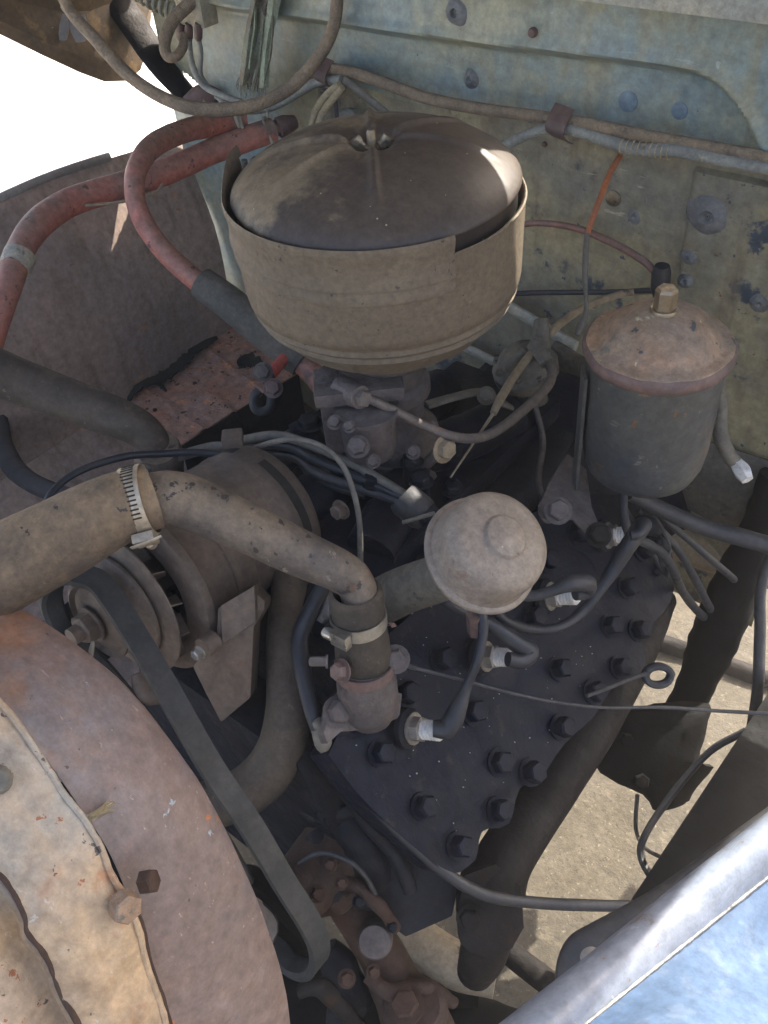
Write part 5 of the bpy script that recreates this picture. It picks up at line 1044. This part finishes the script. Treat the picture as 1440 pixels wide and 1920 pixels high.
pl = [(590, 1420), (640, 1440), (720, 1530), (800, 1600), (860, 1660), (850, 1720), (760, 1760), (650, 1670), (590, 1560)]
MB().prism([P(a, b_, .95+.0*a) for a, b_ in pl], CF*.08).build('web', 'black_iron', bp_, bevel=.006)
pxtube('boss', [(610, 1500, .97, 30), (650, 1545, .96, 40), (690, 1600, .96, 46), (700, 1650, .97, 40), (690, 1690, .98, 25)], 'black_iron', bp_, 18, 5, lump=.14, lscale=28)
pxtube('rib', [(640, 1460, .93, 14), (680, 1530, .93, 16), (740, 1600, .93, 16), (770, 1670, .94, 14)], 'black_iron', bp_, 12, 4, lump=.1)
pxtube('pipe_stub', [(545, 1660, .95, 34), (600, 1645, .95, 32), (650, 1650, .97, 30)], 'iron_brown', bp_, 16, 4)
low = thing('front_pump_casting', P(640, 1700, 1.0), 'greasy rust-streaked pump casting with bolts and stub pipes, low between belt and engine mount', 'casting')
for pts, m_ in (
    ([(560, 1700, .97, 22), (600, 1690, .96, 30), (640, 1676, .96, 34), (668, 1660, .97, 26)], 'rust_cast'),
    ([(590, 1560, .96, 20), (612, 1600, .95, 26), (622, 1650, .95, 30), (610, 1700, .96, 24)], 'black_iron'),
    ([(640, 1650, .94, 12), (676, 1668, .93, 14), (712, 1700, .93, 13), (742, 1742, .94, 11)], 'rust_cast'),
    ([(560, 1500, .97, 16), (600, 1530, .95, 18), (650, 1520, .94, 16), (690, 1500, .94, 12)], 'black_iron'),
    ([(610, 1780, 1.0, 26), (640, 1820, 1.0, 34), (655, 1870, 1.01, 38), (640, 1930, 1.02, 30)], 'black_iron'),
    ([(690, 1830, .97, 12), (730, 1860, .96, 16), (800, 1850, .97, 14), (850, 1880, .99, 12)], 'rust_cast'),
    ([(560, 1860, .95, 14), (600, 1850, .95, 18), (640, 1890, .96, 16), (680, 1930, .98, 14)], 'iron_brown')):
    pxtube('lobe', pts, m_, low, 14, 6, lump=.26, lscale=48)
for x, y, d, r in ((596, 1676, .925, 12), (640, 1656, .915, 10), (618, 1622, .92, 11), (672, 1690, .925, 9), (650, 1835, .955, 13), (600, 1530, .93, 9), (735, 1738, .93, 8), (700, 1822, .95, 10), (582, 1742, .94, 9)):
    bolt(P(x, y, d), (-CF+CU*.35+CR*.15), R(r, d), .009, 'rust_cast' if r > 9 else 'black_iron', low, 'bolt', 1.35)
pxtube('thin_line', [(560, 1620, .93, 5), (600, 1600, .92, 5), (650, 1612, .91, 5), (690, 1650, .92, 5), (720, 1720, .94, 5)], 'wire_black', low, 8)
xm = MB().box((.02, -.42, .33), .80, .16, .10); tag(xm.build('front_cross_member', 'rail', bevel=.01), 'black front cross member low under the engine front', 'cross member')
pp_ = tag(pxtube('crossover_pipe', [(690, 1655, 1.16, 34), (740, 1722, 1.14, 40), (800, 1775, 1.13, 42), (860, 1812, 1.12, 42), (930, 1832, 1.11, 38)], 'tan_pipe', seg=18, lump=.06), 'tan dusty curved exhaust pipe below the manifold outlet', 'exhaust pipe')
tag(pxtube('tie_rod', [(900, 1735, 1.25, 22), (960, 1790, 1.24, 23), (1050, 1860, 1.22, 24), (1120, 1920, 1.2, 24)], 'iron_brown', seg=14), 'brownish tie rod crossing the ground gap at the bottom', 'tie rod')
tag(pxtube('axle_beam', [(640, 1960, 1.18, 60), (760, 1915, 1.18, 58), (880, 1925, 1.18, 52), (1000, 1950, 1.18, 48)], 'rail', seg=14, lump=.1), 'dark axle beam at the bottom edge below the engine mount', 'axle')
tag(pxtube('dark_bracket', [(770, 1800, 1.16, 26), (830, 1850, 1.17, 34), (895, 1860, 1.17, 28)], 'rail', seg=12, lump=.15), 'small dark bracket under the tan exhaust pipe', 'bracket')

# ================================================================== ADDED HAZE IN PLACE OF LENS FLARE
hzm = bpy.data.materials.new('flare_haze'); hzm.use_nodes = True
hn = hzm.node_tree; hn.nodes.remove(hn.nodes['Principled BSDF'])
pv = hn.nodes.new('ShaderNodeVolumePrincipled'); pv.inputs['Color'].default_value = (1, .93, .82, 1); pv.inputs['Density'].default_value = .036
pv.inputs['Anisotropy'].default_value = .3
hn.links.new(pv.outputs[0], [n for n in hn.nodes if n.type == 'OUTPUT_MATERIAL'][0].inputs['Volume']); M['haze'] = hzm
hb_ = MB().box((0, 0, .85), 126, 126, 3.9); o = hb_.build('haze', 'haze', loc=V((0, 0, 0))); o['kind'] = 'stuff'; o['label'] = 'thin haze volume added around the engine bay to imitate lens flare'
